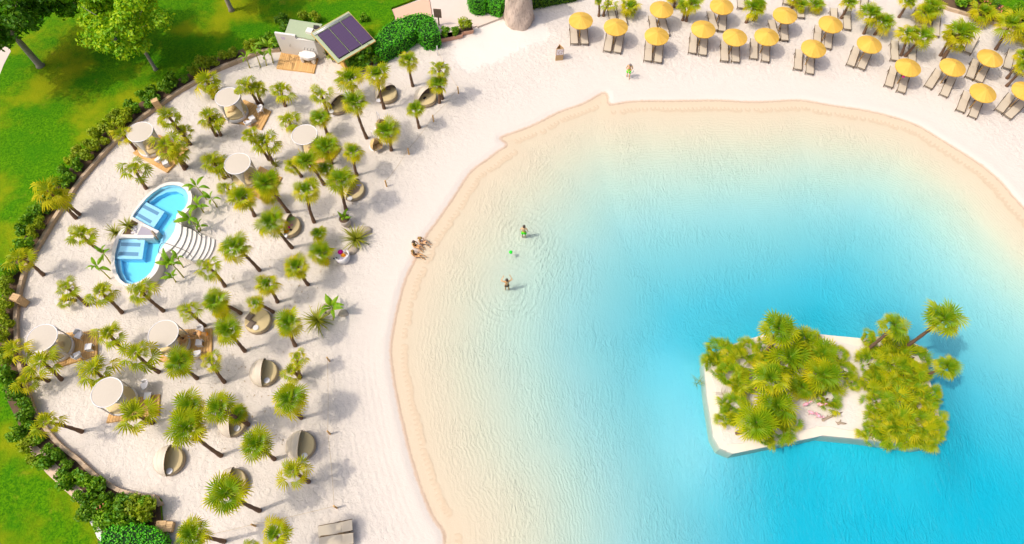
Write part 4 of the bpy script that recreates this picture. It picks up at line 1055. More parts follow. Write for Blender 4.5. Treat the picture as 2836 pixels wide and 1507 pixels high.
# ------------------------------------------------------------------ rope fence
POSTS = [(1269.7, 258.9), (1201, 337), (1133, 428), (1071, 516.6), (912.8, 1000.8), (914.4, 1202.6), (932.3, 1407), (708, 1457.4)]
PL = ['first rope post, in the shade of the topmost palm', 'second rope post from the hedge, by a short palm', 'rope post beside the hanging egg chairs', 'rope post with an empty loop on open sand', 'rope post beside the yellowish palm', 'rope post beside the hooded daybed low on the beach', 'rope post at the corner where the fence turns left', 'rope post at the bottom beside a palm']
pp = []
for q, lab in zip(POSTS, PL):
    p = gp(q); pp.append(p); mb = MB(); mb.tube([(0, 0, -.1), (0, 0, .82), (0, 0, .85)], [.06, .06, .045], 10); o = mb.build('rope_post', M['post'], None, False, p); tag(o, 'wooden ' + lab, 'post', 'wooden posts of the rope fence')
p0 = at('T', 1000, 1160); mb = MB(); mb.tube([(0, 0, 0), (.05, 0, 1.1)], .05, 8); o = mb.build('rope_post', M['white_metal'], None, False, p0); tag(o, 'slim white post leaning against the end of the trimmed hedge', 'post')
def rope(a, b, lab):
    mb = MB(); pts = []
    for i in range(9):
        t = i / 8; q = a.lerp(b, t); pts.append((q.x - a.x, q.y - a.y, .72 - .22 * 4 * t * (1 - t)))
    mb.tube(pts, .011, 5); o = mb.build('rope', M['rope'], None, True, (a.x, a.y, 0)); tag(o, lab, 'rope', 'sagging ropes of the fence')
rope(Vector((p0.x, p0.y, 0)), pp[0], 'thin rope from the trimmed hedge down to the first post')
for i, lab in ((0, 'thin rope between the first and second fence posts'), (1, 'thin rope between the second post and the egg chair post'), (2, 'thin rope running down from the post beside the egg chairs'), (4, 'thin rope between the yellowish palm and the lower hooded daybed'), (5, 'thin rope along the lower right side of the palm grove'), (6, 'thin rope along the bottom of the palm grove')):
    rope(pp[i], pp[i + 1], lab)
p = gp((560, 1490)); rope(pp[7], Vector((p.x, p.y, 0)), 'thin rope leaving the bottom fence post to the left')

# ------------------------------------------------------------------ plunge pool
PZ = .95
def pp_(pts, z): return [at('P', x, y, z).xy for x, y in pts]
RIM = [(760, 58), (850, 62), (920, 100), (970, 160), (990, 230), (985, 300), (960, 370), (920, 425), (880, 470), (862, 520), (865, 570), (862, 640), (840, 720), (790, 800), (720, 870), (640, 920), (605, 985), (600, 1060), (560, 1140), (480, 1220), (380, 1285), (270, 1310), (170, 1280), (90, 1210), (45, 1120), (30, 1010), (40, 900), (60, 800), (95, 710), (150, 620), (210, 540), (270, 460), (310, 390), (370, 310), (440, 230), (520, 160), (610, 95), (690, 65)]
rim = catmull(pp_(RIM, PZ), 3)
cen = sum(rim, Vector((0, 0))) / len(rim)
pr = thing('plunge_pool', 'white figure-eight plunge pool with raised curved walls and blue water', 'pool', (cen.x, cen.y, 0))
loc = lambda pts: [(p.x - cen.x, p.y - cen.y) for p in pts]
INNER = [(770, 92), (850, 108), (910, 150), (945, 215), (942, 290), (910, 360), (860, 410), (810, 440), (800, 490), (800, 560), (780, 640), (730, 720), (660, 800), (590, 900), (560, 960), (545, 1050), (500, 1130), (440, 1190), (370, 1235), (280, 1268), (200, 1262), (140, 1215), (95, 1130), (72, 1020), (75, 930), (95, 840), (128, 730), (345, 715), (520, 715), (595, 640), (440, 560), (285, 470), (330, 400), (390, 325), (450, 255), (530, 185), (620, 125), (700, 98)]
inner = catmull(pp_(INNER, PZ), 1)
# wall ring: outer side, top rim (outer polygon with the basin cut out) and inner side
mb = MB(); o_, i_ = loc(rim), loc(inner)
def area(p): return sum(p[i][0] * p[(i + 1) % len(p)][1] - p[(i + 1) % len(p)][0] * p[i][1] for i in range(len(p)))
if area(o_) < 0: o_ = o_[::-1]
if area(i_) < 0: i_ = i_[::-1]
n1, n2 = len(o_), len(i_)
vs = [(x, y, PZ) for x, y in o_] + [(x, y, PZ) for x, y in i_]
tri = tessellate_polygon([[Vector((x, y, 0)) for x, y in o_], [Vector((x, y, 0)) for x, y in reversed(i_)]])
remap = list(range(n1)) + [n1 + n2 - 1 - j for j in range(n2)]
fs = []
for a, b, c in tri:
    a, b, c = remap[a], remap[b], remap[c]
    cr = (vs[b][0] - vs[a][0]) * (vs[c][1] - vs[a][1]) - (vs[c][0] - vs[a][0]) * (vs[b][1] - vs[a][1])
    fs.append((a, b, c) if cr > 0 else (c, b, a))
mb.add(vs, fs)
mb.add([(x, y, -.1) for x, y in o_] + [(x, y, PZ) for x, y in o_], [(i, (i + 1) % n1, n1 + (i + 1) % n1, n1 + i) for i in range(n1)])
mb.add([(x, y, -.3) for x, y in i_] + [(x, y, PZ) for x, y in i_], [(n2 + i, n2 + (i + 1) % n2, (i + 1) % n2, i) for i in range(n2)])
mb.build('wall', M['white'], pr)
mb = MB(); mb.prism(i_, .19, .20); mb.build('basin_floor', M['pool_shell'], pr)
def sub(name, pts, z0, z1, mat, off=0.0):
    mb = MB(); mb.prism(loc(pp_(pts, PZ - .1)), z0, z1); return mb.build(name, mat, pr)
# submerged shelves and steps
sub('lounging_shelf', [(285, 468), (425, 282), (660, 405), (530, 600)], .18, .76, M['pool_shell'])
sub('lounging_shelf', [(128, 728), (430, 728), (395, 968), (80, 962)], .18, .76, M['pool_shell'])
sub('bench', [(540, 1000), (480, 1120), (400, 1195), (280, 1235), (190, 1200), (140, 1100), (125, 962), (80, 962), (72, 1020), (95, 1130), (140, 1215), (200, 1262), (280, 1268), (370, 1235), (440, 1190), (500, 1130), (545, 1050)], .18, .56, M['pool_shell'])
sub('bench', [(470, 285), (560, 215), (680, 160), (790, 150), (860, 180), (900, 260), (880, 350), (810, 440), (860, 410), (910, 360), (942, 290), (945, 215), (910, 150), (850, 108), (770, 92), (700, 98), (620, 125), (530, 185), (450, 255)], .18, .58, M['pool_shell'])
sub('bench', [(810, 440), (700, 560), (650, 640), (600, 760), (560, 960), (590, 900), (660, 800), (730, 720), (780, 640), (800, 560)], .18, .66, M['pool_shell'])
for a, b, c, d in [((395, 355), (425, 325), (600, 415), (575, 450)), ((318, 448), (345, 418), (515, 515), (490, 548)), ((140, 812), (145, 770), (378, 776), (370, 820)), ((108, 925), (118, 880), (352, 888), (348, 932))]:
    sub('tile_stripe', [a, b, c, d], .75, .766, M['tile_blue'])
mb = MB(); mb.prism(loc(catmull(pp_(INNER, PZ), 1)), .195, PZ - .06, True, True); mb.v = [(x * .995, y * .995, z) for x, y, z in mb.v]; mb.build('water', M['pool_water'], pr)
# white wedge between the two basins, with a grey trough
def wedge(name, pts, z0, z1, mat):
    mb = MB(); mb.prism(loc(pp_(pts, z1)), z0, z1); return mb.build(name, mat, pr)
wedge('wedge_wall', [(420, 552), (598, 640), (570, 700), (545, 690), (560, 655), (400, 575)], .3, 1.12, M['white'])
wedge('wedge_wall', [(330, 690), (540, 690), (535, 722), (325, 722)], .3, 1.12, M['white'])
wedge('trough', [(395, 585), (550, 655), (535, 690), (340, 690)], .3, 1.0, simple('grey_trough', (.36, .33, .38), .4, .1, 5))
wedge('planter_wall', [(290, 500), (410, 555), (330, 722), (150, 722), (200, 590)], .3, .99, M['white'])
wedge('planter_soil', [(275, 505), (352, 545), (300, 680), (165, 680)], .9, 1.0, M['soil'])
for i in range(14):
    q = at('P', R.uniform(255, 335), R.uniform(560, 660), 1.03); bundle('pebble', M['stone_pebble'], (q.x, q.y, .995), (R.uniform(.08, .14), R.uniform(.07, .1), R.uniform(.05, .09)), 'smooth white stone in the planter of the plunge pool', 'stone', R.uniform(0, 3), i)['group'] = 'white stones in the pool planter'
# bamboo spout
q0, q1 = at('P', 520, 650, 1.5), at('P', 590, 745, 1.0); mb = MB(); mb.tube([q0 - q0, (q1 - q0) * .5 + Vector((0, 0, .05)), q1 - q0], [.09, .07, .06], 8); mb.tube([(0, 0, -.55), (0, 0, .05)], [.06, .09], 8)
o = mb.build('water_spout', M['driftwood'], None, True, q0); tag(o, 'hollow log water spout leaning over the plunge pool', 'spout')
# curved stairs down to the sand
steps = thing('curved_steps', 'fan of white curved steps from the plunge pool down to the sand', 'steps', (cen.x, cen.y, 0))
LFT = [(868, 590), (930, 598), (985, 622), (1040, 645), (1095, 672), (1148, 696), (1205, 715), (1258, 735)]
RGT = [(735, 890), (800, 920), (860, 945), (915, 960), (975, 985), (1040, 1005), (1100, 1000), (1160, 985)]
ns = len(LFT) - 1
def arc(a, b, z, n=8):
    A_, B_ = at('P', *a, z).xy, at('P', *b, z).xy; d = B_ - A_; nrm = Vector((d.y, -d.x)).normalized()
    if nrm.x < 0: nrm = -nrm
    return [A_ + d * (j / n) + nrm * (.30 * 4 * (j / n) * (1 - j / n) * d.length / 3.0) for j in range(n + 1)]
stz = [PZ * (ns - i) / (ns + 1) for i in range(ns)]
edges_ = [arc(LFT[i], RGT[i], stz[max(0, i - 1)]) for i in range(ns + 1)]
for i in range(ns):
    mb = MB(); mb.prism([(p.x - cen.x, p.y - cen.y) for p in edges_[i + 1]] + [(p.x - cen.x, p.y - cen.y) for p in reversed(edges_[i])], stz[i] - .145, stz[i]); mb.build('step', M['white'], steps)
def rail(pts, label):
    P3 = [at('P', x, y, z) for x, y, z in pts]; b = P3[0]; mb = MB(); sm = catmull([p - b for p in P3], 4, False); mb.tube(sm, .022, 6); o = mb.build('handrail', M['dark_metal'], None, True, b); tag(o, label, 'handrail', 'handrails of the plunge pool')
    return o
rail([(790, 545, .95), (775, 505, 1.5), (860, 560, 1.85), (1000, 620, 1.5), (1105, 705, .6), (1110, 712, .35)], 'thin dark handrail on the upper side of the curved steps')
rail([(600, 905, .96), (600, 850, 1.4), (650, 782, 1.9), (800, 830, 1.7), (940, 890, 1.2), (990, 948, .5)], 'thin dark handrail on the lower side of the curved steps')

# ------------------------------------------------------------------ wash hut
def wz(x, y, z): return at('W', x, y, z)
hb = wz(600, 870, 0); hut = thing('wash_hut', 'sage green roofed wash hut with white tiled front wall and sink', 'hut', (hb.x, hb.y, 0))
rel = lambda p: p - hb
rt = [rel(wz(430, 225, 2.35)), rel(wz(1040, 320, 2.35)), rel(wz(900, 625, 2.35)), rel(wz(330, 500, 2.35))]
mb = MB(); mb.hexa([Vector((p.x, p.y, 2.24)) for p in reversed(rt)][::-1], rt); mb.build('roof', M['green_roof'], hut)
c_ = sum(rt, Vector()) / 4; mb = MB(); sh = [c_ + (p - c_) * .95 for p in rt]; mb.hexa([Vector((p.x, p.y, -.05)) for p in sh], [Vector((p.x, p.y, 2.24)) for p in sh]); mb.build('back_room', M['white'], hut)
# stepped front wall
bl, br = rel(wz(262, 858, .16)), rel(wz(935, 1000, .16)); 
def wallseg(p0, p1, h, th=.2):
    d = (p1 - p0); an = atan2(d.y, d.x); n = Vector((-sin(an), cos(an), 0)) * th
    b = [Vector((p0.x, p0.y, 0)), Vector((p1.x, p1.y, 0)), Vector((p1.x + n.x, p1.y + n.y, 0)), Vector((p0.x + n.x, p0.y + n.y, 0))]
    mb = MB(); mb.hexa(b, [Vector((q.x, q.y, h)) for q in b]); return mb
tl, tm, tr_ = rel(wz(132, 490, 2.5)), rel(wz(520, 545, 2.5)), rel(wz(885, 650, 2.15))
tm2 = rel(wz(530, 600, 2.15))
f0, f1, f2 = Vector((tl.x, tl.y, 0)), Vector((tm.x, tm.y, 0)), Vector((tr_.x, tr_.y, 0))
wallseg(f0, f1, 2.5).build('front_wall', M['white'], hut); wallseg(f1, f2, 2.15).build('front_wall', M['white'], hut)
# curved side return on the right
mb = MB(); s1 = rel(wz(985, 780, 2.0)); mb = wallseg(f2, Vector((f2.x + .55, f2.y + .35, 0)), 1.9, .25); mb.build('side_wall', M['white'], hut)
hatch = [rel(wz(*q, 2.62)) for q in ((765, 378), (878, 405), (830, 492), (720, 455))]; mb = MB(); mb.hexa([Vector((p.x, p.y, 2.355)) for p in hatch][::-1], hatch[::-1]); mb.build('roof_hatch', M['white'], hut)
hatch = [rel(wz(*q, 2.45)) for q in ((880, 335), (985, 350), (975, 420), (870, 395))]; mb = MB(); mb.hexa([Vector((p.x, p.y, 2.355)) for p in hatch][::-1], hatch[::-1]); mb.build('skylight', M['dark_metal'], hut)
# small purple butterfly print on the wall
wd = (f1 - f0).normalized(); nf = Vector((wd.y, -wd.x, 0))
pc = f0.lerp(f1, .36); mb = MB()
for s in (-1, 1):
    for (ox, oz, rr) in ((.10, .06, .10), (.075, -.08, .075)):
        vs = [pc + nf * .006 + wd * (s * ox + rr * cos(2 * pi * j / 10)) + Vector((0, 0, 2.02 + oz + rr * sin(2 * pi * j / 10))) for j in range(10)]
        mb.add(vs, [tuple(range(10))]); nf = nf * 1.0
    pc = pc + nf * .002
mb.build('butterfly_print', M['lilac'], hut)
for tx in (.70, .78, .86, .93):
    q = f0.lerp(f2, tx); mb = MB(); b = Vector((q.x, q.y, 1.25)) + nf * .0; mb.tube([b, b + nf * .16 + Vector((0, 0, .03)), b + nf * .22 + Vector((0, 0, -.06))], .02, 6); mb.build('tap', M['dark_metal'], hut, True)
q = f0.lerp(f2, .32); b = Vector((q.x, q.y, 1.35)); mb = MB(); mb.tube([b, b + nf * .12, b + nf * .14 - Vector((0, 0, .12))], .02, 6); mb.build('tap', M['dark_metal'], hut, True)
# sink
q0, q1 = f0.lerp(f2, .56), f0.lerp(f2, 1.0); sc_ = (q0 + q1) / 2 + nf * .5; l2 = (q1 - q0).length / 2
snk = thing('stone_sink', 'rough white stone washbasin on stubby legs in front of the hut wall', 'sink', (hb.x + sc_.x, hb.y + sc_.y, 0), atan2(wd.y, wd.x))
vs = []
mb = MB(); ol = [(l2 * 1.0 * cos(2 * pi * j / 20) * (1 + .08 * sin(3 * j)), .46 * sin(2 * pi * j / 20) * (1 + .08 * cos(2 * j))) for j in range(20)]
mb.prism(ol, .74, .95, True, True); mb.build('basin', M['white'], snk)
mb = MB(); mb.prism([(x * .98, y * .96) for x, y in ol], .62, .74); mb.build('rim', M['boulder'], snk)
for x in (-.65, .65):
    mb = MB(); mb.box((x * l2, -.15, .39), (.24, .3, .46), 0, (1.2, 1.2)); mb.build('leg', M['white'], snk)
deck('orange timber deck in front of the wash hut', [wz(170, 1150, .16).xy, wz(885, 1240, .16).xy, wz(965, 960, .16).xy, wz(262, 850, .16).xy], 18)

# solar roof
cn = {k: wz(*v) for k, v in dict(a=(832, 492, 2.6), b=(1540, 85, 2.6), c=(2050, 640, 2.25), d=(1340, 1060, 2.25)).items()}
rb = Vector((cn['a'].x, cn['a'].y, 0)); sol = thing('solar_shed', 'shed with a tilted sage roof carrying three dark solar panels', 'shed', rb)
A_, B_, D_ = cn['a'] - rb, cn['b'] - rb, cn['d'] - rb
C_ = cn['c'] - rb
def on(u, v, h=0.0):   # u along a-b, v along a-d
    p = A_.lerp(B_, u).lerp(D_.lerp(C_, u), v); return p + Vector((0, 0, h))
def slab(name, u0, u1, v0, v1, h0, h1, mat):
    mb = MB(); mb.hexa([on(u, v, h0) for u, v in ((u0, v1), (u1, v1), (u1, v0), (u0, v0))], [on(u, v, h1) for u, v in ((u0, v1), (u1, v1), (u1, v0), (u0, v0))]); return mb.build(name, mat, sol)
slab('roof', 0, 1, 0, 1, -.10, 0, M['green_roof'])
for u0, u1, v0, v1 in ((-.007, 0, -.007, 1.007), (1, 1.007, -.007, 1.007), (0, 1, 1.0, 1.008), (0, 1, -.008, 0)): slab('fascia', u0, u1, v0, v1, -.11, .008, M['fascia'])
pans = [(.075, .365), (.385, .675), (.695, .985)]
for u0, u1 in pans:
    pf = slab('solar_panel', u0, u1, .14, .93, .03, .09, M['panel_frame'])
    pf.name = 'solar_panel'
    nc, nr = 5, 8
    for i in range(nc):
        for j in range(nr):
            a0 = u0 + .006 + (u1 - u0 - .012) * (i + .03) / nc; a1 = u0 + .006 + (u1 - u0 - .012) * (i + .97) / nc
            b0 = .148 + .774 * (j + .02) / nr; b1 = .148 + .774 * (j + .98) / nr
            mb = MB(); mb.add([on(a0, b1, .094), on(a1, b1, .094), on(a1, b0, .094), on(a0, b0, .094)], [(0, 1, 2, 3)]); o = mb.build('cell', M['panel'], pf)
for h, v in ((.10, .075), (.10, .105)):
    mb = MB(); mb.tube([on(.02, v, h), on(.98, v, h)], .035, 8); mb.build('pipe', M['pipe'], sol, True)
c_ = on(.5, .5); ft = [on(.22, .2), on(.82, .2), on(.82, .78), on(.22, .78)]
mb = MB(); mb.hexa([Vector((p.x, p.y, -.05)) for p in reversed(ft)], [Vector((p.x, p.y, p.z - .12)) for p in reversed(ft)]); mb.build('wall', M['fascia'], sol)

# ------------------------------------------------------------------ rock, signs, boxes, boulders
def rock():
    b = at('C', 1168, 212); vs = []; fs = []; n, m = 28, 22
    r_ = np.random.RandomState(5)
    def nz(a, z): return .10 * sin(3 * a + z * 1.3) + .07 * sin(5 * a - z * 2.1 + 1) + .05 * sin(9 * a + z * 3.7)
    for i in range(m + 1):
        z = 7.0 * i / m
        for j in range(n):
            a = 2 * pi * j / n; base = 1.42 - .055 * z - .20 * (1 - math.exp(-z * .5))
            rr = base * (1 + nz(a, z) * .8)
            # boulder bulge at the front right
            d = math.exp(-((z - .7) / 1.1) ** 2) * max(0, cos(a - radians(-58))) ** 2
            rr += .28 * d
            cr = math.exp(-((z - (1.9 + .55 * sin(a * 2 + .6))) / .10) ** 2) * .10
            rr -= cr
            vs.append((rr * cos(a), rr * .9 * sin(a), z - .05))
    for i in range(m):
        for j in range(n): k = (j + 1) % n; fs.append((i * n + j, i * n + k, (i + 1) * n + k, (i + 1) * n + j))
    fs.append(tuple(m * n + j for j in range(n)))
    mb = MB(); mb.add(vs, fs); o = mb.build('tall_rock', M['rock'], None, True, (b.x, b.y + 1.1, 0)); tag(o, 'tall tan artificial rock column rising past the top edge', 'rock')
rock()
# triangular wooden sign column
p = at('D', 128, 452); sg = thing('sign_column', 'triangular wooden sign column with a white printed panel on the beach', 'sign', (p.x, p.y + .25, 0), radians(8))
tri_ = [(-.36, -.22), (.36, -.22), (.05, .36)]
for i in range(3):
    a, b = Vector((*tri_[i], 0)), Vector((*tri_[(i + 1) % 3], 0)); d = b - a; an = atan2(d.y, d.x); c_ = (a + b) / 2
    for j in range(7):
        mb = MB(); mb.box((0, 0, .11 + j * .2), (d.length * .97, .025, .185)); o = mb.build('plank', M['box_wood'], sg); o.location = (c_.x, c_.y, 0); o.rotation_euler = (0, 0, an)
mb = MB(); mb.box((0, -.246, 1.02), (.64, .014, .66)); mb.build('sign_panel', M['sign_panel'], sg)
def planked_box(q, z, size, rz, label, cat='box'):
    p = at(*q, z); r = thing('timber_box', label, cat, (p.x, p.y, z), rz); w_, d_, h_ = size; n = max(3, int(h_ / .16))
    for s in range(4):
        ln_ = w_ if s % 2 == 0 else d_; of = d_ / 2 if s % 2 == 0 else w_ / 2
        for j in range(n):
            mb = MB(); mb.box((0, 0, h_ * (j + .5) / n), (ln_ - (.0 if s % 2 == 0 else .06), .03, h_ / n * .93)); o = mb.build('plank', M['box_wood'], r)
            a = s * pi / 2; o.location = (of * sin(a), -of * cos(a), 0); o.rotation_euler = (0, 0, a)
    k = max(3, int(d_ / .13))
    for j in range(k):
        mb = MB(); mb.box((0, d_ * ((j + .5) / k - .5), h_ + .02), (w_ + .06, d_ / k * .93, .035)); mb.build('lid_plank', M['box_wood'], r)
    return r
planked_box(('A', 1182, 800), .3, (.5, .42, .9), .5, 'upright timber bin standing on the retaining wall near the top of its curve', 'bin')
planked_box(('G', 185, 1185), .0, (.55, .50, 1.15), -.3, 'upright timber bin against the wall at the left edge', 'bin')
planked_box(('K', 1525, 1215), .0, (.55, .7, .45), 0, 'low timber box beside the bottom end of the wall', 'box')
planked_box(('K', 1590, 1215), .0, (.50, .6, .42), 0, 'sunlit slatted box right of the other low box at the bottom', 'box')
def boulder(q, sz, label, seed):
    p = at(*q); r_ = random.Random(seed); vs = []; fs = []; n, m = 14, 8
    ph_ = [r_.uniform(0, 6) for _ in range(4)]
    for i in range(m + 1):
        th = pi * .52 * i / m
        for j in range(n):
            a = 2 * pi * j / n; k = 1 + .10 * sin(2 * a + ph_[0]) + .08 * sin(3 * a + ph_[1] + th * 2) + .05 * sin(5 * a + ph_[2]) + r_.uniform(-.03, .03)
            vs.append((sz[0] * sin(th) * cos(a) * k, sz[1] * sin(th) * sin(a) * k, sz[2] * cos(th) * (1 + .06 * sin(4 * a + ph_[3]))))
    for i in range(m):
        for j in range(n): k = (j + 1) % n; fs.append((i * n + j, (i + 1) * n + j, (i + 1) * n + k, i * n + k))
    mb = MB(); mb.add(vs, fs); o = mb.build('boulder', M['boulder'], None, True, p); return tag(o, label, 'boulder')
boulder(('X', 870, 560), (.62, .52, .42), 'large pale boulder beside the strap-leaf plant and the potted plant', 1)
boulder(('X', 670, 920), (.42, .42, .36), 'brownish boulder between the strap-leaf plant and the white lounge chair', 2)
boulder(('J', 1610, 190), (.50, .45, .38), 'boulder behind the banana leaves beside the lower strap-leaf plant', 3)
boulder(('J', 1760, 240), (.36, .32, .26), 'small boulder at the foot of the lower banana plant', 4)
# slatted board on a post beside the hedge
p = at('T', 1030, 560, TZ); sb = thing('slatted_board', 'dark slatted wooden board on a post between hedge and terrace', 'sign', (p.x, p.y + .2, 0), radians(-8))
dk = wood('dark_wood', (.20, .14, .10), (.11, .075, .05))
mb = MB(); mb.box((0, 0, .9), (.10, .10, 1.8)); mb.build('post', dk, sb)
for j in range(7): mb = MB(); mb.box((0, -.07, 1.15 + j * .145), (.72, .03, .12)); mb.build('slat', dk, sb)

# ------------------------------------------------------------------ foliage meshes
def set_tip(me, vals):
    a = me.attributes.new('tip', 'FLOAT', 'POINT'); a.data.foreach_set('value', np.array(vals, dtype=np.float32))
def frond_mesh(seed, mat, blades=17, spread=205, fan=.60, pet=.52, droop=.35, fold=.05):
    r_ = random.Random(seed); mb = MB(); tip = []
    def av(vs, fs, tv): mb.add(vs, fs); tip.extend(tv)
    w_ = .013
    av([(0, w_, 0), (0, -w_, 0), (pet, w_ * .8, .0), (pet, -w_ * .8, .0), (0, 0, -.02), (pet, 0, -.015)], [(0, 2, 5, 4), (1, 4, 5, 3), (0, 1, 3, 2)], [.5] * 6)
    for i in range(blades):
        a = radians(-spread / 2 + spread * i / (blades - 1)) + r_.uniform(-.03, .03); l = fan * (1 - .18 * abs(i / (blades - 1) * 2 - 1) ** 2) * r_.uniform(.93, 1.05)
        d = Vector((cos(a), sin(a), 0)); s = Vector((-sin(a), cos(a), 0)); hw = .5 * fan * .50 * radians(spread) / blades * .86
        b = Vector((pet, 0, 0)); dz = -droop * (.5 + .5 * abs(a)) * r_.uniform(.7, 1.3)
        m1 = b + d * l * .52 + Vector((0, 0, dz * .18 * l)); t_ = b + d * l * .97 + Vector((0, 0, dz * l * .75))
        up = Vector((0, 0, fold))
        av([b, m1 + s * hw + up * .4, m1 - up * .4, m1 - s * hw + up * .4, t_], [(0, 2, 1), (0, 3, 2), (1, 2, 4), (2, 3, 4)], [.0, .42, .3, .42, 1.0])
    me = mb.build('leaf', mat, None, False, link=False); set_tip(me, tip); return me
M['frond_dead'] = leafmat('palm_leaf_dry', (.42, .26, .08), (.55, .38, .14), (.30, .18, .06), .2)
FR = {'dead': [frond_mesh(80 + i, M['frond_dead'], 10, 120, .50, .50, 1.2, .03) for i in range(2)], 'c': [frond_mesh(50 + i, M['frond_deep'], 13, 225, .60, .08, .15, .06) for i in range(3)],
      'd': [frond_mesh(10 + i, M['frond_deep'], 13, 230, .62, .40, .25, .06) for i in range(3)],
      'g': [frond_mesh(i, M['frond'], 13, 230, .60, .52, .45, .06) for i in range(4)],
      'y': [frond_mesh(20 + i, M['frond_old'], 12, 205, .56, .54, .9, .05) for i in range(3)],
      'sc': [frond_mesh(60 + i, M['frond'], 11, 205, .54, .14, .35, .05) for i in range(3)],
      'f': [frond_mesh(70 + i, M['frond'], 9, 165, .58, .30, .5, .04) for i in range(2)] + [frond_mesh(75 + i, M['frond_deep'], 9, 175, .58, .30, .4, .04) for i in range(3)],
      's': [frond_mesh(30 + i, M['frond'], 11, 215, .52, .56, .75, .05) for i in range(4)], 'sy': [frond_mesh(40 + i, M['frond_old'], 10, 195, .50, .60, 1.1, .04) for i in range(2)]}
def palm(bp, cp, diam, style, label, name='palm_tree', cat='palm', group='fan palms around the lake', hmax=5.2, hmin=1.0, z0=0.0, h=None, nfr=None):
    b = gp(bp, z0)
    if h is None: h = min(max(rise(bp, cp, z0), hmin), hmax)
    c = gp(cp, z0 + h); off = c.xy - b.xy
    if off.length > h * .45: off = off * (h * .45 / off.length)
    dm = diam / scale_at(cp, z0 + h); s = dm / 2 / 1.03
    root = thing(name, label, cat, (b.x, b.y, z0 - .02), 0, group)
    r_ = random.Random(hash((round(bp[0]), round(bp[1]))) & 0xffff)
    top = Vector((off.x, off.y, h - .12 * s))
    if h > .55 and style[0] != 'f':
        pts = []; rad = []; k = 11; bend = Vector((r_.uniform(-.1, .1), r_.uniform(-.1, .1), 0))
        for i in range(k):
            t = i / (k - 1); p = Vector((0, 0, 0)).lerp(top, t); e = Vector((off.x, off.y, 0)) * (t * t - t) * .5 + bend * sin(pi * t)
            pts.append(p + e); rad.append((.115 + .05 * math.exp(-t * 7) + (.012 if i % 2 else -.008)) * (1 - .12 * t) * (.8 + .2 * min(s, 1.2)))
        mb = MB(); mb.tube(pts, rad, 9); mb.build('trunk', M['trunk'], root, False)
    if style[0] == 'f':
        mb = MB(); mb.tube([(0, 0, 0), top * .55], [.07, .05], 7); mb.build('stem', M['trunk'], root)
    dense = style[0] == 'd'
    n = nfr or (24 if dense else 20); yel = 'y' in style
    for i in range(n):
        t = (i + .5) / n
        e = radians((62 - 92 * t) if dense else (58 - 100 * t)) + r_.uniform(-.16, .16)
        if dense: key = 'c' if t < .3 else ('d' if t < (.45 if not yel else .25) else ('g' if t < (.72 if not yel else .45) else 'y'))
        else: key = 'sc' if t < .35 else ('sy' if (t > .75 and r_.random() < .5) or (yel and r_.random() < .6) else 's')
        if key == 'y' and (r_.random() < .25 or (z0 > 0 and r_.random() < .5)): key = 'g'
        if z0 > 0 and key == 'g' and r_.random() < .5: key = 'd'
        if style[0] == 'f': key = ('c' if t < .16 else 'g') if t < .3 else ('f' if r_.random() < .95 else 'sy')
        me = r_.choice(FR[key])
        sc_ = s * (.92 + .16 * t if dense else r_.uniform(.78, 1.15)) * r_.uniform(.84, 1.14)
        if r_.random() < (.06 if dense else .12): continue
        az = i * 2.39996 + r_.uniform(-.3, .3)
        q_ = top + Vector((0, 0, -.10 * s * t))
        if style[0] == 'f':
            rr_ = .56 * s * sqrt(r_.random()); aa_ = r_.uniform(0, 6.28); q_ = q_ + Vector((rr_ * cos(aa_), rr_ * sin(aa_), -.35 * rr_ * r_.random())); sc_ *= .78
            az = aa_ + r_.uniform(-.9, .9); e = radians(r_.uniform(5, 65))
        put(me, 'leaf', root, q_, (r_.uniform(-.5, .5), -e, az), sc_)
    if style[0] != 'f' and h > 1.5 and r_.random() < .55:
        for _ in range(r_.randint(1, 3)):
            put(r_.choice(FR['dead']), 'leaf', root, top + Vector((0, 0, -.16 * s)), (r_.uniform(-.5, .5), radians(r_.uniform(45, 75)), r_.uniform(0, 6.28)), s * r_.uniform(.7, .95))
    return root
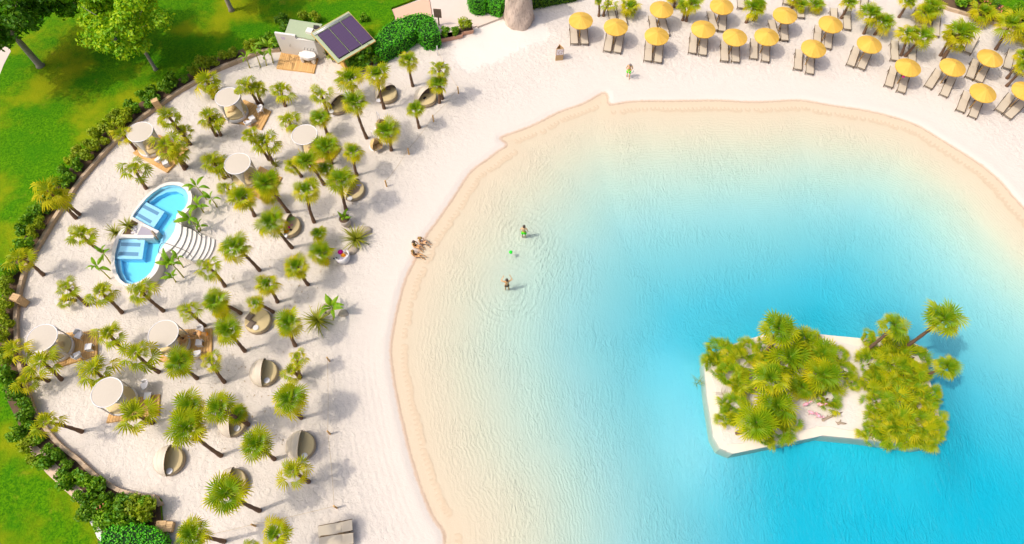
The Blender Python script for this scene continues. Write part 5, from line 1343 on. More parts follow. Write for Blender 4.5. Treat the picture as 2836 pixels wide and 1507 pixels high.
# ------------------------------------------------------------------ palms
PALMS = [  # zoom, base, crown, diameter (zoom px), style, label
 ('B', 258, 720, 180, 585, 235, 's', 'bushy palm growing between the timber wall and the canopy daybed nearest the hut'),
 ('B', 245, 735, 230, 655, 150, 's', 'small low palm head tucked against the canopy daybed nearest the hut'),
 ('B', 578, 772, 480, 610, 190, 's', 'left of twin palms just above the daybed deck nearest the hut'),
 ('B', 607, 778, 560, 640, 190, 's', 'right of twin palms just above the daybed deck nearest the hut'),
 ('B', 780, 790, 740, 650, 205, 's', 'solitary open-headed palm between the wash hut deck and the middle daybeds'),
 ('B', 268, 1010, 205, 845, 205, 's', 'left of twin palms in front of the daybed deck nearest the hut'),
 ('B', 300, 1008, 250, 890, 160, 's', 'right of twin palms in front of the daybed deck nearest the hut'),
 ('B', 1092, 850, 1040, 690, 190, 's', 'open-headed palm left of the hooded daybed behind the tall palm'),
 ('B', 842, 965, 800, 880, 200, 's', 'palm rising directly behind the middle canopy daybed'),
 ('B', 1300, 740, 1255, 565, 215, 'dy', 'yellow-green rounded palm nearest the solar shed'),
 ('B', 1385, 1028, 1288, 740, 195, 'd', 'palm with the longest thin curved trunk in the upper grove'),
 ('B', 1515, 808, 1455, 535, 195, 'dy', 'round-headed palm whose straight trunk crosses a hooded daybed'),
 ('B', 1727, 640, 1690, 430, 160, 'dy', 'round palm with drooping lower leaves nearest the trimmed hedge'),
 ('C', 605, 735, 580, 490, 165, 's', 'taller of two crossing palms beside the first rope post'),
 ('C', 583, 765, 570, 605, 150, 'd', 'shorter of two crossing palms beside the first rope post'),
 ('C', 433, 952, 402, 795, 140, 'd', 'short palm between the hooded daybed and the second rope post'),
 ('B', 1567, 1118, 1530, 955, 205, 'd', 'palm standing over the hanging egg chairs'),
 ('B', 1092, 1000, 1030, 862, 160, 'd', 'compact palm right of the middle canopy daybed'),
 ('B', 690, 1218, 625, 1040, 230, 's', 'wide open palm between the upper deck and the dense cluster'),
 ('B', 660, 1190, 500, 985, 150, 's', 'smaller head left of the wide open palm above the dense cluster'),
 ('H', 330, 252, 220, 110, 220, 's', 'left of twin palms leaning over the canopy daybed beside the plunge pool'),
 ('H', 368, 240, 285, 140, 190, 's', 'right of twin palms leaning over the canopy daybed beside the plunge pool'),
 ('B', 1125, 1220, 1080, 1070, 215, 'd', 'topmost bushy palm of the dense cluster'),
 ('B', 1312, 1305, 1280, 1115, 165, 'dy', 'small round palm right of the dense cluster'),
 ('H', 1068, 300, 930, 105, 190, 'd', 'palm in the dense cluster with a bent dark trunk'),
 ('H', 900, 240, 820, 140, 150, 's', 'leftmost open head of the dense cluster'),
 ('H', 1120, 300, 1075, 165, 140, 'd', 'small dark head in the heart of the dense cluster'),
 ('H', 1232, 488, 1185, 240, 220, 'd', 'tall palm leaning over the brown-towel daybed'),
 ('H', 995, 580, 930, 320, 205, 'dy', 'bushy palm with a long bare trunk in the centre of the grove'),
 ('H', 805, 508, 625, 270, 220, 'd', 'dense palm whose trunk ends at the strewn daybed hood'),
 ('H', 740, 420, 650, 360, 150, 'dy', 'lower yellowish head below the dense palm above the strewn daybed'),
 ('H', 550, 532, 445, 375, 220, 'dy', 'bright rounded palm left of the strewn daybed palms'),
 ('H', 400, 420, 335, 310, 150, 's', 'sparse palm between the plunge pool and the bright rounded palm'),
 ('H', 828, 768, 665, 560, 235, 'd', 'broad palm shading the strewn daybed'),
 ('H', 588, 937, 395, 745, 225, 'd', 'isolated round palm right of the curved steps'),
 ('H', 948, 1043, 858, 895, 195, 'dy', 'round palm with yellow rim left of the white lounge chair'),
 ('H', 1040, 745, 1020, 650, 120, 'd', 'small upper palm beside the potted plant'),
 ('H', 1070, 870, 1040, 790, 190, 'd', 'low palm right beside the white lounge chair'),
 ('H', 722, 1172, 635, 1025, 185, 'dy', 'compact round palm above the open daybed'),
 ('H', 688, 1247, 552, 1175, 135, 'dy', 'smallest round palm, leaning over the open daybed'),
 ('J', 1292, 552, 1212, 305, 285, 'd', 'large palm between the open daybed and the strap-leaf plants'),
 ('J', 803, 608, 618, 380, 300, 'd', 'large palm over the right corner of the bathers deck'),
 ('J', 760, 238, 500, 110, 290, 'd', 'large palm with a horizontal trunk left of the smallest round palm'),
 ('J', 412, 360, 235, 195, 240, 's', 'open palm directly above the bathers deck'),
 ('J', 640, 190, 560, 215, 200, 'dy', 'yellowish lower head between two large palms above the bathers deck'),
 ('H', 330, 1055, 195, 905, 215, 's', 'open palm at the foot of the curved steps'),
 ('G', 1087, 328, 985, 165, 225, 's', 'solitary palm just above the plunge pool'),
 ('G', 565, 548, 345, 330, 260, 'sy', 'big yellow palm standing in the shrub border, left trunk'),
 ('G', 592, 522, 420, 385, 210, 'sy', 'yellow palm in the shrub border, right trunk of the pair'),
 ('G', 762, 797, 590, 655, 220, 's', 'palm leaning left of the plunge pool lower basin'),
 ('G', 322, 970, 130, 830, 225, 's', 'palm leaning out over the shrub border at the left edge'),
 ('G', 650, 1195, 480, 1050, 200, 's', 'leftmost of three palms along the lower side of the plunge pool'),
 ('G', 908, 1252, 735, 1085, 240, 's', 'middle of three palms along the lower side of the plunge pool'),
 ('G', 1215, 1238, 1035, 1080, 230, 's', 'right of three palms along the lower side of the plunge pool'),
 ('G', 560, 1160, 470, 1160, 130, 's', 'small drooping head below the leftmost of three palms at the pool'),
 ('A', 1012, 1112, 895, 985, 165, 'sy', 'yellowish palm squeezed between the wall and the left canopy daybed'),
 ('A', 1417, 1075, 1240, 850, 215, 's', 'taller of crossed palms between the two upper canopy daybeds'),
 ('A', 1400, 1078, 1350, 960, 165, 's', 'lower of crossed palms between the two upper canopy daybeds'),
 ('A', 1388, 1242, 1220, 1060, 240, 's', 'left of twin palms over the deck of the left canopy daybed'),
 ('A', 1375, 1260, 1310, 1110, 190, 's', 'right of twin palms over the deck of the left canopy daybed'),
 ('I', 330, 870, 130, 640, 350, 'sy', 'bushy palm at the left edge beside the canopy daybed'),
 ('I', 658, 972, 430, 770, 380, 's', 'broad palm spreading under the canopy daybed at the left edge'),
 ('I', 520, 985, 270, 960, 290, 'sy', 'yellowish low palm leaning into the border at the left edge'),
 ('I', 1180, 985, 990, 850, 420, 's', 'wide palm between the left edge daybed and the lowest canopy daybed'),
 ('I', 1330, 660, 1150, 470, 380, 's', 'upper of two open palms right of the left edge deck'),
 ('I', 1702, 892, 1440, 680, 420, 's', 'lower of two open palms right of the left edge deck'),
 ('J', 338, 872, 140, 690, 320, 'd', 'palm covering the lower side of the bathers deck'),
 ('J', 603, 908, 460, 690, 230, 'sy', 'thin-headed palm with a thick bare trunk below the bathers deck'),
 ('J', 1338, 868, 1255, 790, 260, 'sy', 'yellowish palm right of the open-sand hooded daybed'),
 ('J', 1342, 862, 1310, 650, 190, 'sy', 'raised yellow head above the yellowish palm by the hooded daybed'),
 ('J', 1350, 1255, 1215, 1060, 370, 'd', 'large palm with fan leaves below the yellowish palm pair'),
 ('L', 330, 260, 235, 80, 320, 'd', 'upper left palm of the lower dense group'),
 ('L', 545, 545, 205, 270, 350, 'd', 'large palm of the lower group with a long trunk bent to the right'),
 ('L', 340, 330, 250, 210, 250, 'sy', 'yellowish head between the two left palms of the lower group'),
 ('L', 800, 255, 500, 90, 310, 'd', 'palm of the lower group leaning over a hooded daybed'),
 ('L', 780, 240, 690, 140, 200, 'd', 'right hand head above the half-covered hooded daybed'),
 ('L', 1042, 578, 860, 425, 315, 'd', 'rounded palm between the lower hooded daybeds'),
 ('L', 1360, 788, 1215, 690, 330, 'sy', 'open yellow-green palm near the corner rope post'),
 ('L', 905, 1058, 570, 890, 380, 'd', 'large palm in the lowest row covering a hooded daybed'),
 ('L', 575, 1345, 250, 1270, 330, 'd', 'palm at the bottom edge beside the slatted boxes'),
 ('L', 1230, 1480, 1030, 1265, 310, 'dy', 'palm at the bottom edge beside the two loungers'),
 ('L', 1000, 1560, 790, 1420, 260, 's', 'palm cut off by the bottom edge'),
 ('K', 765, 322, 410, 225, 300, 'sy', 'yellow palm lying almost flat out of the lower shrub border'),
 ('K', 1425, 242, 1235, 150, 410, 's', 'big palm standing before the lowest canopy daybed'),
 # upper right beach
 ('D', 425, 122, 420, 0, 60, 'd', 'thin palm left of the shaded lounger pair at the top edge'), ('D', 460, 120, 505, 20, 120, 's', 'leaning palm left of the shaded lounger pair at the top edge'),
 ('D', 628, 112, 660, 35, 150, 'dy', 'short bushy palm right of the shaded lounger pair'),
 ('D', 1048, 150, 1065, 30, 130, 'd', 'left of two slim palms beside the back row parasol'), ('D', 1075, 155, 1130, 5, 140, 'd', 'right of two slim palms beside the back row parasol'),
 ('D', 985, 55, 975, -60, 130, 'd', 'palm whose trunk stands behind the back row parasol'),
 ('D', 1520, 168, 1585, 40, 170, 'd', 'left trunk of the bushy double palm at the top'), ('D', 1575, 152, 1620, 20, 130, 'd', 'right trunk of the bushy double palm at the top'),
 ('E', 205, 60, 235, -40, 120, 'd', 'palm leaning out of the top edge behind the fifth parasol'), ('E', 255, 95, 290, 25, 110, 'd', 'short palm behind the fifth parasol'),
 ('E', 375, 60, 390, 20, 130, 'd', 'low green palm bush near the top edge'), ('E', 572, 135, 645, 0, 140, 'd', 'leaning palm behind the second row parasol'),
 ('E', 740, 252, 805, 80, 170, 'd', 'left of the twin leaning palms of the beach'), ('E', 822, 258, 905, 145, 170, 'd', 'right of the twin leaning palms of the beach'),
 ('E', 1003, 128, 1085, -10, 140, 'd', 'strongly leaning palm near the top edge on the right'),
 ('E', 1150, 180, 1215, 70, 190, 'dy', 'left trunk of the double palm near the flower bed'), ('E', 1232, 162, 1270, 30, 170, 'd', 'right trunk of the double palm near the flower bed'),
 ('E', 1018, 412, 1080, 235, 165, 'dy', 'left of twin palms right of a lone lounger'), ('E', 1048, 418, 1195, 245, 175, 'd', 'right of twin palms right of a lone lounger'),
 ('E', 1325, 455, 1480, 215, 230, 'd', 'main trunk of the bushy palm with three trunks'), ('E', 1308, 415, 1395, 260, 110, 'dy', 'thin side trunk of the bushy palm with three trunks'), ('E', 1330, 420, 1450, 290, 150, 'dy', 'lower head of the bushy palm with three trunks'),
 ('E', 1570, 158, 1640, 65, 190, 'dy', 'palm at the left end of the flower bed'), ('E', 1722, 368, 1850, 155, 225, 'dy', 'tall palm leaning over the flower bed wall'),
 ('E', 1807, 582, 1945, 400, 150, 'd', 'upper of two leaning palms cut by the right edge'), ('E', 1803, 640, 1950, 480, 150, 'd', 'lower of two leaning palms cut by the right edge'),
 ('E', 1905, 300, 1960, 250, 150, 'dy', 'palm at the right edge below the flower bed')]
for k, bx, by, cx, cy, dm, st, lab in PALMS:
    far = k in 'DE'
    palm(px(k, bx, by), px(k, cx, cy), dm * ZO[k][2] * 1.10, st, lab, group='fan palms on the upper beach' if far else 'fan palms in the sand grove')

# ------------------------------------------------------------------ island
mb = MB(); mb.prism([(p.x, p.y) for p in isl], -3.0, IZ); kind(mb.build('island_concrete_edge', M['isl_kerb']), 'structure')
ic = sum(isl, Vector((0, 0))) / len(isl)
def inset(poly, d):
    res = []; n = len(poly)
    s = 1 if sum(poly[i].x * poly[(i + 1) % n].y - poly[(i + 1) % n].x * poly[i].y for i in range(n)) > 0 else -1
    for i in range(n):
        a, b, c = poly[i - 1], poly[i], poly[(i + 1) % n]; n1 = Vector((-(b - a).y, (b - a).x)).normalized() * s; n2 = Vector((-(c - b).y, (c - b).x)).normalized() * s
        m_ = (n1 + n2).normalized(); res.append(b + m_ * d / max(.5, m_.dot(n1)))
    return res
mb = MB(); ins = catmull(inset(isl, .55), 4); ins = [p + Vector((R.uniform(-.12, .12), R.uniform(-.12, .12))) for p in ins]
mb.prism([(p.x, p.y) for p in ins], IZ - .05, IZ + .06)
mi, t = new_mat('island_sand'); pz = geo_pos(t); n2 = noise(t, pz, 4, 4, .6); out(t, bsdf(t, mixc(t, n2, (.68, .63, .565), (.60, .54, .48)), .95, bump(t, n2, .8, .06)))
kind(mb.build('island_sand', mi), 'structure')
ISLP = [ # base, crown, diam, style, label, tall
 (1260, 485, 1478, 298, 215, 'd', 'shorter of two leaning palms on the far end of the island'), (1495, 490, 1828, 245, 285, 'd', 'tallest leaning palm on the island'), (1672, 668, 1850, 588, 200, 'd', 'palm leaning low over the water at the island end'),
 (545, 520, 660, 315, 290, 'd', 'dark green palm standing behind the main island clump'),
 (740, 640, 715, 500, 330, 'd', 'central palm of the main island clump'), (960, 600, 935, 470, 260, 'd', 'right upper palm of the main island clump'), (860, 480, 870, 400, 220, 'dy', 'upper palm beside the dark green island palm'),
 (960, 790, 970, 640, 270, 'd', 'palm with the broad fan leaf in the main island clump'), (820, 810, 815, 720, 220, 'd', 'lower middle palm of the main island clump'), (460, 775, 600, 670, 270, 'dy', 'yellow-rimmed palm on the left of the main island clump'), (560, 620, 530, 560, 190, 'dy', 'small yellow palm on the left of the main island clump'),
 (640, 1010, 650, 860, 320, 'd', 'large palm near the lower shore of the island'), (360, 1065, 500, 985, 280, 'd', 'palm with a stubby trunk by the lower left shore of the island')]
for bx, by, cx, cy, dm, st, lab in ISLP:
    tall = by < 700 and (cx - bx) > 150 and bx > 1200
    palm(px('M', bx, by), px('M', cx, cy), dm * ZO['M'][2] * 1.04, st, lab, group='fan palms on the island', z0=IZ + .06, hmax=6.4 if tall else 3.6, hmin=.9)
ISLB = [(250, 490, 230, 'd'), (370, 560, 220, 'd'), (210, 570, 190, 'd'), (330, 660, 230, 'd'), (400, 720, 180, 'd'), (420, 470, 180, 'd'), (340, 870, 220, 'd'), (300, 940, 170, 'dy'), (640, 1040, 240, 'd'), (560, 1080, 170, 'd'), (720, 980, 180, 'd'),
        (1010, 810, 230, 'd'), (1080, 510, 130, 'd'), (1175, 700, 130, 's'), (1130, 620, 150, 's'), (1290, 395, 120, 'd'), (1390, 440, 200, 'd'), (1500, 440, 190, 's'), (1310, 560, 230, 'd'), (1470, 560, 260, 'd'), (1620, 520, 240, 'd'), (1400, 660, 240, 'd'), (1560, 640, 240, 'd'), (1640, 640, 180, 'd'), (1320, 700, 200, 'dy'),
        (1480, 740, 200, 'dy'), (1360, 830, 250, 'd'), (1500, 860, 260, 'd'), (1640, 840, 260, 'd'), (1720, 800, 180, 'd'), (1370, 960, 250, 'd'), (1510, 980, 270, 'd'), (1650, 970, 270, 'd'), (1740, 930, 190, 'd'), (1330, 1060, 210, 'd'), (1450, 1070, 220, 'd'), (1570, 1080, 220, 'd'), (1680, 1090, 220, 'd'), (1745, 1040, 170, 'd'), (560, 470, 150, 'd'), (920, 560, 160, 'd')]
for i, (x, y, dm, st) in enumerate(ISLB):
    hh = R.uniform(.55, 1.15); q = px('M', x, y); c = gp(q, IZ + hh)
    # stem straight below the crown
    rr = palm_at = None
    root_px = None
    dy = gp(q, IZ + hh); base = Vector((dy.x, dy.y, IZ + .05))
    v = base - Vector((0, 0, CAMH)); Yc = v.y * CA + v.z * SA; dep = v.y * SA - v.z * CA
    bp = (1418 + FPX * v.x / dep, 753.5 - FPX * Yc / dep)
    palm(bp, q, dm * ZO['M'][2] * 1.10, 'f', 'low bushy fan palm in the thicket on the ' + ('right half of the island' if x > 1100 else 'left half of the island'), 'fan_palm_bush', 'palm bush', 'low fan palm bushes on the ' + ('right' if x > 1100 else 'left') + ' half of the island', z0=IZ + .06, h=hh, nfr=44)
def log(q0, q1, r0, label, name='driftwood'):
    a, b = at(*q0, IZ + .12), at(*q1, IZ + .12); mb = MB(); d = b - a
    mb.tube([(0, 0, 0), d * .3 + Vector((.03, .04, .03)), d * .7, d], [r0, r0 * .8, r0 * .7, r0 * .3], 7); mb.tube([d * .2, d * .2 + Vector((.12, .25, .1))], [r0 * .6, r0 * .2], 5); mb.tube([d * .1, d * .1 + Vector((-.2, .12, .08))], [r0 * .6, r0 * .2], 5)
    o = mb.build(name, M['driftwood'], None, True, a); tag(o, label, 'driftwood')
log(('Z', 1150, 830), ('Z', 1690, 600), .10, 'long bleached driftwood branch on the bare sand of the island')
log(('Z', 1560, 915), ('Z', 1800, 910), .10, 'short piece of driftwood nearest the island edge')
def flamingo(q, rz, label):
    p = at(*q, IZ); r = thing('flamingo_figure', label, 'ornament', (p.x, p.y, IZ + .06), rz, 'pink flamingo ornaments')
    mb = MB(); mb.tube([(-.24, 0, .50), (-.1, 0, .52), (.06, 0, .56), (.16, 0, .58)], [.02, .10, .12, .05], 8); mb.build('body', M['flamingo'], r, True)
    mb = MB(); mb.tube([(.14, 0, .58), (.26, 0, .66), (.22, 0, .80), (.14, 0, .88), (.22, 0, .95), (.30, 0, .90), (.33, 0, .84)], [.035, .03, .026, .026, .04, .03, .008], 7); mb.build('neck', M['flamingo'], r, True)
    for s in (-.04, .04): mb = MB(); mb.tube([(0, s, .48), (.01, s, .25), (0, s, 0)], .012, 5); mb.build('leg', M['flamingo'], r)
for q, rz, lab in ((('Z', 760, 680), -.6, 'pink flamingo ornament closest to the left island palms'), (('Z', 950, 760), -.9, 'coral flamingo ornament nearest the driftwood'), (('Z', 1010, 460), -.3, 'pale flamingo ornament beneath the central palms'), (('Z', 620, 450), .3, 'lilac pink flamingo ornament in palm shade')):
    flamingo(q, rz, lab)
for i, (q, lab) in enumerate(((('M', 275, 805), 'heap of dry twigs by the left shore of the island'),)):
    p = at(*q, IZ); mb = MB()
    for j in range(16):
        a = R.uniform(0, 6.28); o_ = Vector((R.uniform(-.35, .35), R.uniform(-.25, .25), .05)); d = Vector((cos(a), sin(a), R.uniform(0, .3))) * R.uniform(.3, .6); mb.tube([o_, o_ + d], [.014, .006], 4)
    o = mb.build('twig_heap', M['driftwood'], None, False, (p.x, p.y, IZ + .06)); tag(o, lab, 'twigs')
p = at('M', 85, 705, WZ); r = thing('reed_tuft', 'small yellowish reed tuft growing out of the water beside the left island edge', 'reeds', (p.x, p.y, -1.0)); REEDS_AT = r
# ------------------------------------------------------------------ shrubs, hedges, trees
def leafy(seed, n, rx, ry, rz, size, mat, name='foliage', shell_=.55, zc=None, clumps=9):
    r_ = np.random.RandomState(seed); mb = MB(); zc = rz if zc is None else zc
    cs = r_.normal(size=(clumps, 3)); cs /= np.linalg.norm(cs, axis=1)[:, None]; cs *= r_.uniform(.35, .62, (clumps, 1)); cs[:, 2] = cs[:, 2] * .9
    cr = r_.uniform(.30, .52, clumps) * (1 if clumps < 20 else .52); cs *= (1 if clumps < 20 else 1.35)
    P = []
    ci = r_.randint(0, clumps, n); d = r_.normal(size=(n, 3)); d /= np.linalg.norm(d, axis=1)[:, None]
    rad = (shell_ + (1 - shell_) * r_.rand(n)) * cr[ci]
    pos = cs[ci] + d * rad[:, None]
    nr = d * .8 + r_.normal(size=(n, 3)) * .55 + np.array([0, 0, .35]); nr /= np.linalg.norm(nr, axis=1)[:, None]
    t1 = np.cross(nr, r_.normal(size=(n, 3))); t1 /= np.linalg.norm(t1, axis=1)[:, None]; t2 = np.cross(nr, t1)
    sz_ = size * r_.uniform(.6, 1.3, n)
    pos = pos * np.array([rx, ry, rz]) + np.array([0, 0, zc])
    a = pos - t1 * sz_[:, None] * .6; b = pos + t2 * sz_[:, None] * .34; c = pos + t1 * sz_[:, None] * .6 - nr * sz_[:, None] * .12; e = pos - t2 * sz_[:, None] * .34
    V_ = np.stack([a, b, c, e], 1).reshape(-1, 3); F_ = np.arange(n * 4).reshape(-1, 4)
    me = bpy.data.meshes.new(name); me.from_pydata(V_.tolist(), [], F_.tolist()); me.materials.append(mat)
    tv = np.repeat(np.clip(r_.normal(.35, .3, n) + (np.linalg.norm(pos, axis=1) * 0), 0, 1), 4); set_tip(me, tv); me.update(); return me
SHR = [leafy(i, 620, .78, .78, .62, .17, M['leaf'], 'foliage') for i in range(4)]; SHY = [leafy(20 + i, 560, .74, .74, .62, .16, M['leaf_y'], 'foliage') for i in range(3)]
def stems(h):
    mb = MB()
    for i in range(5):
        a = 2 * pi * i / 5; mb.tube([(0.04 * cos(a), .04 * sin(a), -.05), (.25 * cos(a), .25 * sin(a), h)], [.02, .01], 4)
    return mb.build('stem', M['trunk'], None, False, link=False)
STEM = stems(.6)
def shrub(x, y, z, s, yel, label, group, rz=0.0):
    o = thing('shrub', label, 'shrub', (x, y, z), rz, group); put((SHY if yel else SHR)[R.randrange(3)], 'foliage', o, None, (0, 0, R.uniform(0, 6.28)), (s * R.uniform(.9, 1.15), s * R.uniform(.9, 1.15), s * R.uniform(.85, 1.2)))
    put(STEM, 'stems', o, None, None, s); return o
wl = resample(WALLS, .95)
OUTS = catmull(OUTL, 4, False)
MARKS = [((735, 130), 'behind the banana plants'), ((600, 180), 'left of the banana plants'), ((500, 240), 'above the upper timber bin'), ((400, 300), 'below the upper timber bin'), ((300, 400), 'beside the left canopy daybed'), ((230, 470), 'above the big yellow palms'), ((130, 590), 'below the big yellow palms'),
         ((80, 690), 'around the leaning palm at the left edge'), ((40, 800), 'beside the left timber bin'), ((25, 930), 'left of the left edge daybed'), ((40, 1050), 'above the flat-lying yellow palm'), ((110, 1200), 'beside the flat-lying yellow palm'), ((180, 1290), 'along the upper mulch strip'), ((260, 1360), 'along the lower mulch strip')]
MARKP = [(gp(q, LZ).xy, n_) for q, n_ in MARKS]
def stretch_of(y, x): return min(MARKP, key=lambda k: (k[0] - Vector((x, y))).length)[1]
for i, p in enumerate(wl):
    # inward normal towards the lawn
    j = min(range(len(OUTS)), key=lambda k: (OUTS[k] - p).length); q = OUTS[j]; wd_ = (q - p).length
    if p.x > -22 and p.y < 8.3: continue
    d = (q - p) / max(wd_, .01); rows = [t for t in (.55, 1.35, 2.1) if t < wd_ - .05] or [min(.5, wd_ * .5)]
    for t in rows:
        x, y = p.x + d.x * t + R.uniform(-.2, .2), p.y + d.y * t + R.uniform(-.2, .2)
        yel = vnoise(np.array([x]), np.array([y]), 3.0, 9)[0] > .56
        st = stretch_of(y, x)
        ln_ = ('yellowish' if yel else 'dark green') + ' ' + ('wall side', 'middle row', 'lawn side')[min(2, int((t - .2) / .75))]
        shrub(x, y, LZ, R.uniform(.80, 1.15), yel, ln_ + ' shrub in the border ' + st, ln_ + ' shrubs in the border ' + st)
# bottom corner shrubs
for q, s, yel, lab in ((('K', 900, 880), 1.0, 0, 'rounded green shrub at the lower curve of the wall'), (('K', 850, 1050), .9, 0, 'green shrub with pink flowers at the lower border'), (('K', 980, 1000), .8, 0, 'shrub behind the pink flowering one in the lower border'),
                       (('K', 1130, 1000), 1.0, 0, 'shrub under the sunny end of the retaining wall'), (('K', 1300, 1020), 1.25, 1, 'tall yellowish shrub beside the bottom end of the wall'), (('K', 1400, 1060), 1.2, 1, 'yellowish shrub touching the slatted boxes'), (('K', 1200, 1110), 1.2, 0, 'green shrub in front of the bright clipped hedge'), (('K', 1040, 1140), 1.1, 0, 'green shrub left of the bright clipped hedge'), (('K', 960, 1180), .9, 0, 'green shrub by the white gravel patch')):
    p = at(*q, .6); shrub(p.x, p.y, LZ, s * 1.05, yel, lab, None)
for i in range(10):
    p = at('K', R.uniform(890, 960), R.uniform(990, 1060), 1.2); mb = MB(); mb.lathe([(0, .05), (.05, .02), (.04, -.03), (0, -.05)], 6); o = mb.build('flower', M['blossom'], None, True, (p.x, p.y, 1.15)); tag(o, 'pink flower on the shrub in the lower border', 'flower', 'pink flowers of the lower border')
def hedge(label, poly, z0, h, mat, dens=95, size=.13, group=None, round_=.12):
    poly = [Vector((p[0], p[1])) for p in poly]; n = len(poly); c = sum(poly, Vector((0, 0))) / n
    if sum(poly[i].x * poly[(i + 1) % n].y - poly[(i + 1) % n].x * poly[i].y for i in range(n)) < 0: poly = poly[::-1]
    root = thing('hedge', label, 'hedge', (c.x, c.y, z0), 0, group)
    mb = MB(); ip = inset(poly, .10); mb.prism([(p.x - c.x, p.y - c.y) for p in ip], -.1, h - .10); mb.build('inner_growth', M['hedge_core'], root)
    r_ = np.random.RandomState(int(abs(c.x * 10)) + 5); pts = []; nrm = []
    for i in range(n):
        a, b = poly[i], poly[(i + 1) % n]; l = (b - a).length; nn = int(l * h * dens); d = (b - a) / l; no = Vector((d.y, -d.x))
        for _ in range(nn):
            t, z = r_.rand() * l, r_.rand() * h; p = a + d * t + no * r_.normal(-.02, .05); pts.append((p.x - c.x, p.y - c.y, z)); nrm.append((no.x, no.y, .3))
    P2 = [Vector((p.x, p.y, 0)) for p in poly]
    for tr in tessellate_polygon([P2]):
        a, b, cc = (poly[k] for k in tr); ar = abs((b - a).cross(cc - a)) / 2
        for _ in range(int(ar * dens)):
            u, v = r_.rand(2); 
            if u + v > 1: u, v = 1 - u, 1 - v
            p = a + (b - a) * u + (cc - a) * v; pts.append((p.x - c.x, p.y - c.y, h + r_.normal(0, .05))); nrm.append((0, 0, 1))
    pos = np.array(pts); nr = np.array(nrm) + r_.normal(size=pos.shape) * .55; nr /= np.linalg.norm(nr, axis=1)[:, None]; m_ = len(pos)
    t1 = np.cross(nr, r_.normal(size=pos.shape)); t1 /= np.linalg.norm(t1, axis=1)[:, None]; t2 = np.cross(nr, t1); s_ = size * r_.uniform(.6, 1.3, m_)[:, None]
    V_ = np.stack([pos - t1 * s_ * .6, pos + t2 * s_ * .36, pos + t1 * s_ * .6, pos - t2 * s_ * .36], 1).reshape(-1, 3)
    me = bpy.data.meshes.new('foliage'); me.from_pydata(V_.tolist(), [], np.arange(m_ * 4).reshape(-1, 4).tolist()); me.materials.append(mat); set_tip(me, np.repeat(np.clip(r_.normal(.4, .3, m_), 0, 1), 4)); me.update(); put(me, 'foliage', root)
def tops(k, pts, z): return [at(k, x, y, z).xy for x, y in pts]
hedge('clipped bright green hedge block ending beside the terrace', tops('T', [(560, 620), (640, 420), (950, 400), (1050, 700), (870, 760), (690, 760)], 1.7), 0, 1.7, M['leaf_hedge'])
hedge('long clipped hedge running from the solar shed to the hedge block', tops('T', [(-150, 560), (100, 400), (380, 300), (700, 260), (900, 330), (940, 410), (620, 440), (550, 620), (300, 810), (0, 960), (-120, 1050), (-300, 1080), (-420, 950), (-280, 720)], 1.6), 0, 1.6, M['leaf_hedge'])
hedge('tall clipped hedge with a shaded face at the top edge left of the rock', tops('T', [(1650, -30), (1780, 60), (1985, 50), (1985, -250), (1600, -250)], 1.7), .14, 1.7, M['leaf_hedge'])
hedge('clipped hedge block directly left of the tall rock', tops('T', [(1990, 60), (2120, 130), (2300, 190), (2400, 60), (2420, -200), (1990, -200)], 1.3), .14, 1.3, M['leaf_hedge'])
hedge('low dark hedge running right from the tall rock along the top edge', tops('U', [(1780, 20), (2500, -110), (2900, -180), (2900, -330), (1700, -200)], 1.2), 0, 1.2, M['leaf'])
hedge('bright clipped hedge at the bottom edge left of the slatted boxes', tops('K', [(930, 1260), (1050, 1190), (1250, 1170), (1440, 1215), (1530, 1290), (1540, 1500), (900, 1500), (910, 1380)], 1.3), LZ, 1.08, M['leaf_hedge'])
# small shrubs around the hut
for q, s, yel, lab in ((('W', 280, 230), 1.0, 0, 'green shrub behind the left corner of the wash hut'), (('W', 290, 340), .9, 0, 'green shrub squeezed beside the hut roof'), (('W', 110, 640), 1.0, 0, 'shrub left of the stepped white wall'), (('W', 700, 190), .8, 1, 'yellowish shrub behind the hut roof'), (('W', 900, 230), .8, 1, 'yellowish shrub between hut roof and solar shed'),
                       (('W', 1560, 1060), 1.5, 0, 'dark shrub at the lower corner of the solar shed'), (('W', 1730, 1000), 1.7, 0, 'shrub overlapping the lower edge of the solar roof'), (('W', 1950, 930), 1.7, 0, 'shrub between solar shed and clipped hedge'), (('W', 1820, 220), .7, 0, 'small dark shrub behind the solar roof'), (('W', 1230, 980), .6, 1, 'yellowish ground shrub along the solar shed wall'), (('W', 1120, 850), .55, 1, 'low yellowish shrub beside the curved hut wall'),
                       (('W', 1700, 1030), 1.6, 0, 'dark shrub below the corner of the solar roof')):
    p = at(*q, .6 * s); shrub(p.x, p.y, .1, s * 1.1, yel, lab, None)
# planters in front of the terrace
for (x, y, w_, lab, yel, s) in ((1170, 775, 1.3, 'leftmost terracotta planter below the terrace', 0, .95), (1360, 735, 1.3, 'middle terracotta planter below the terrace', 0, .85), (1590, 640, 1.3, 'right terracotta planter below the terrace', 1, 1.1)):
    p = at('T', x, y, .3); r = thing('planter', lab, 'planter', (p.x, p.y, 0), radians(17))
    mb = MB(); mb.box((0, 0, .22), (w_, .55, .44), 0, (1.06, 1.1)); mb.build('trough', M['terracotta'], r); mb = MB(); mb.box((0, 0, .44), (w_ * .96, .5, .03)); mb.build('soil', M['soil'], r)
    shrub(p.x, p.y + .05, .35, s, yel, ('yellowish' if yel else 'green') + ' shrub growing in the ' + lab.replace(' below the terrace', '') + ' by the terrace', None)
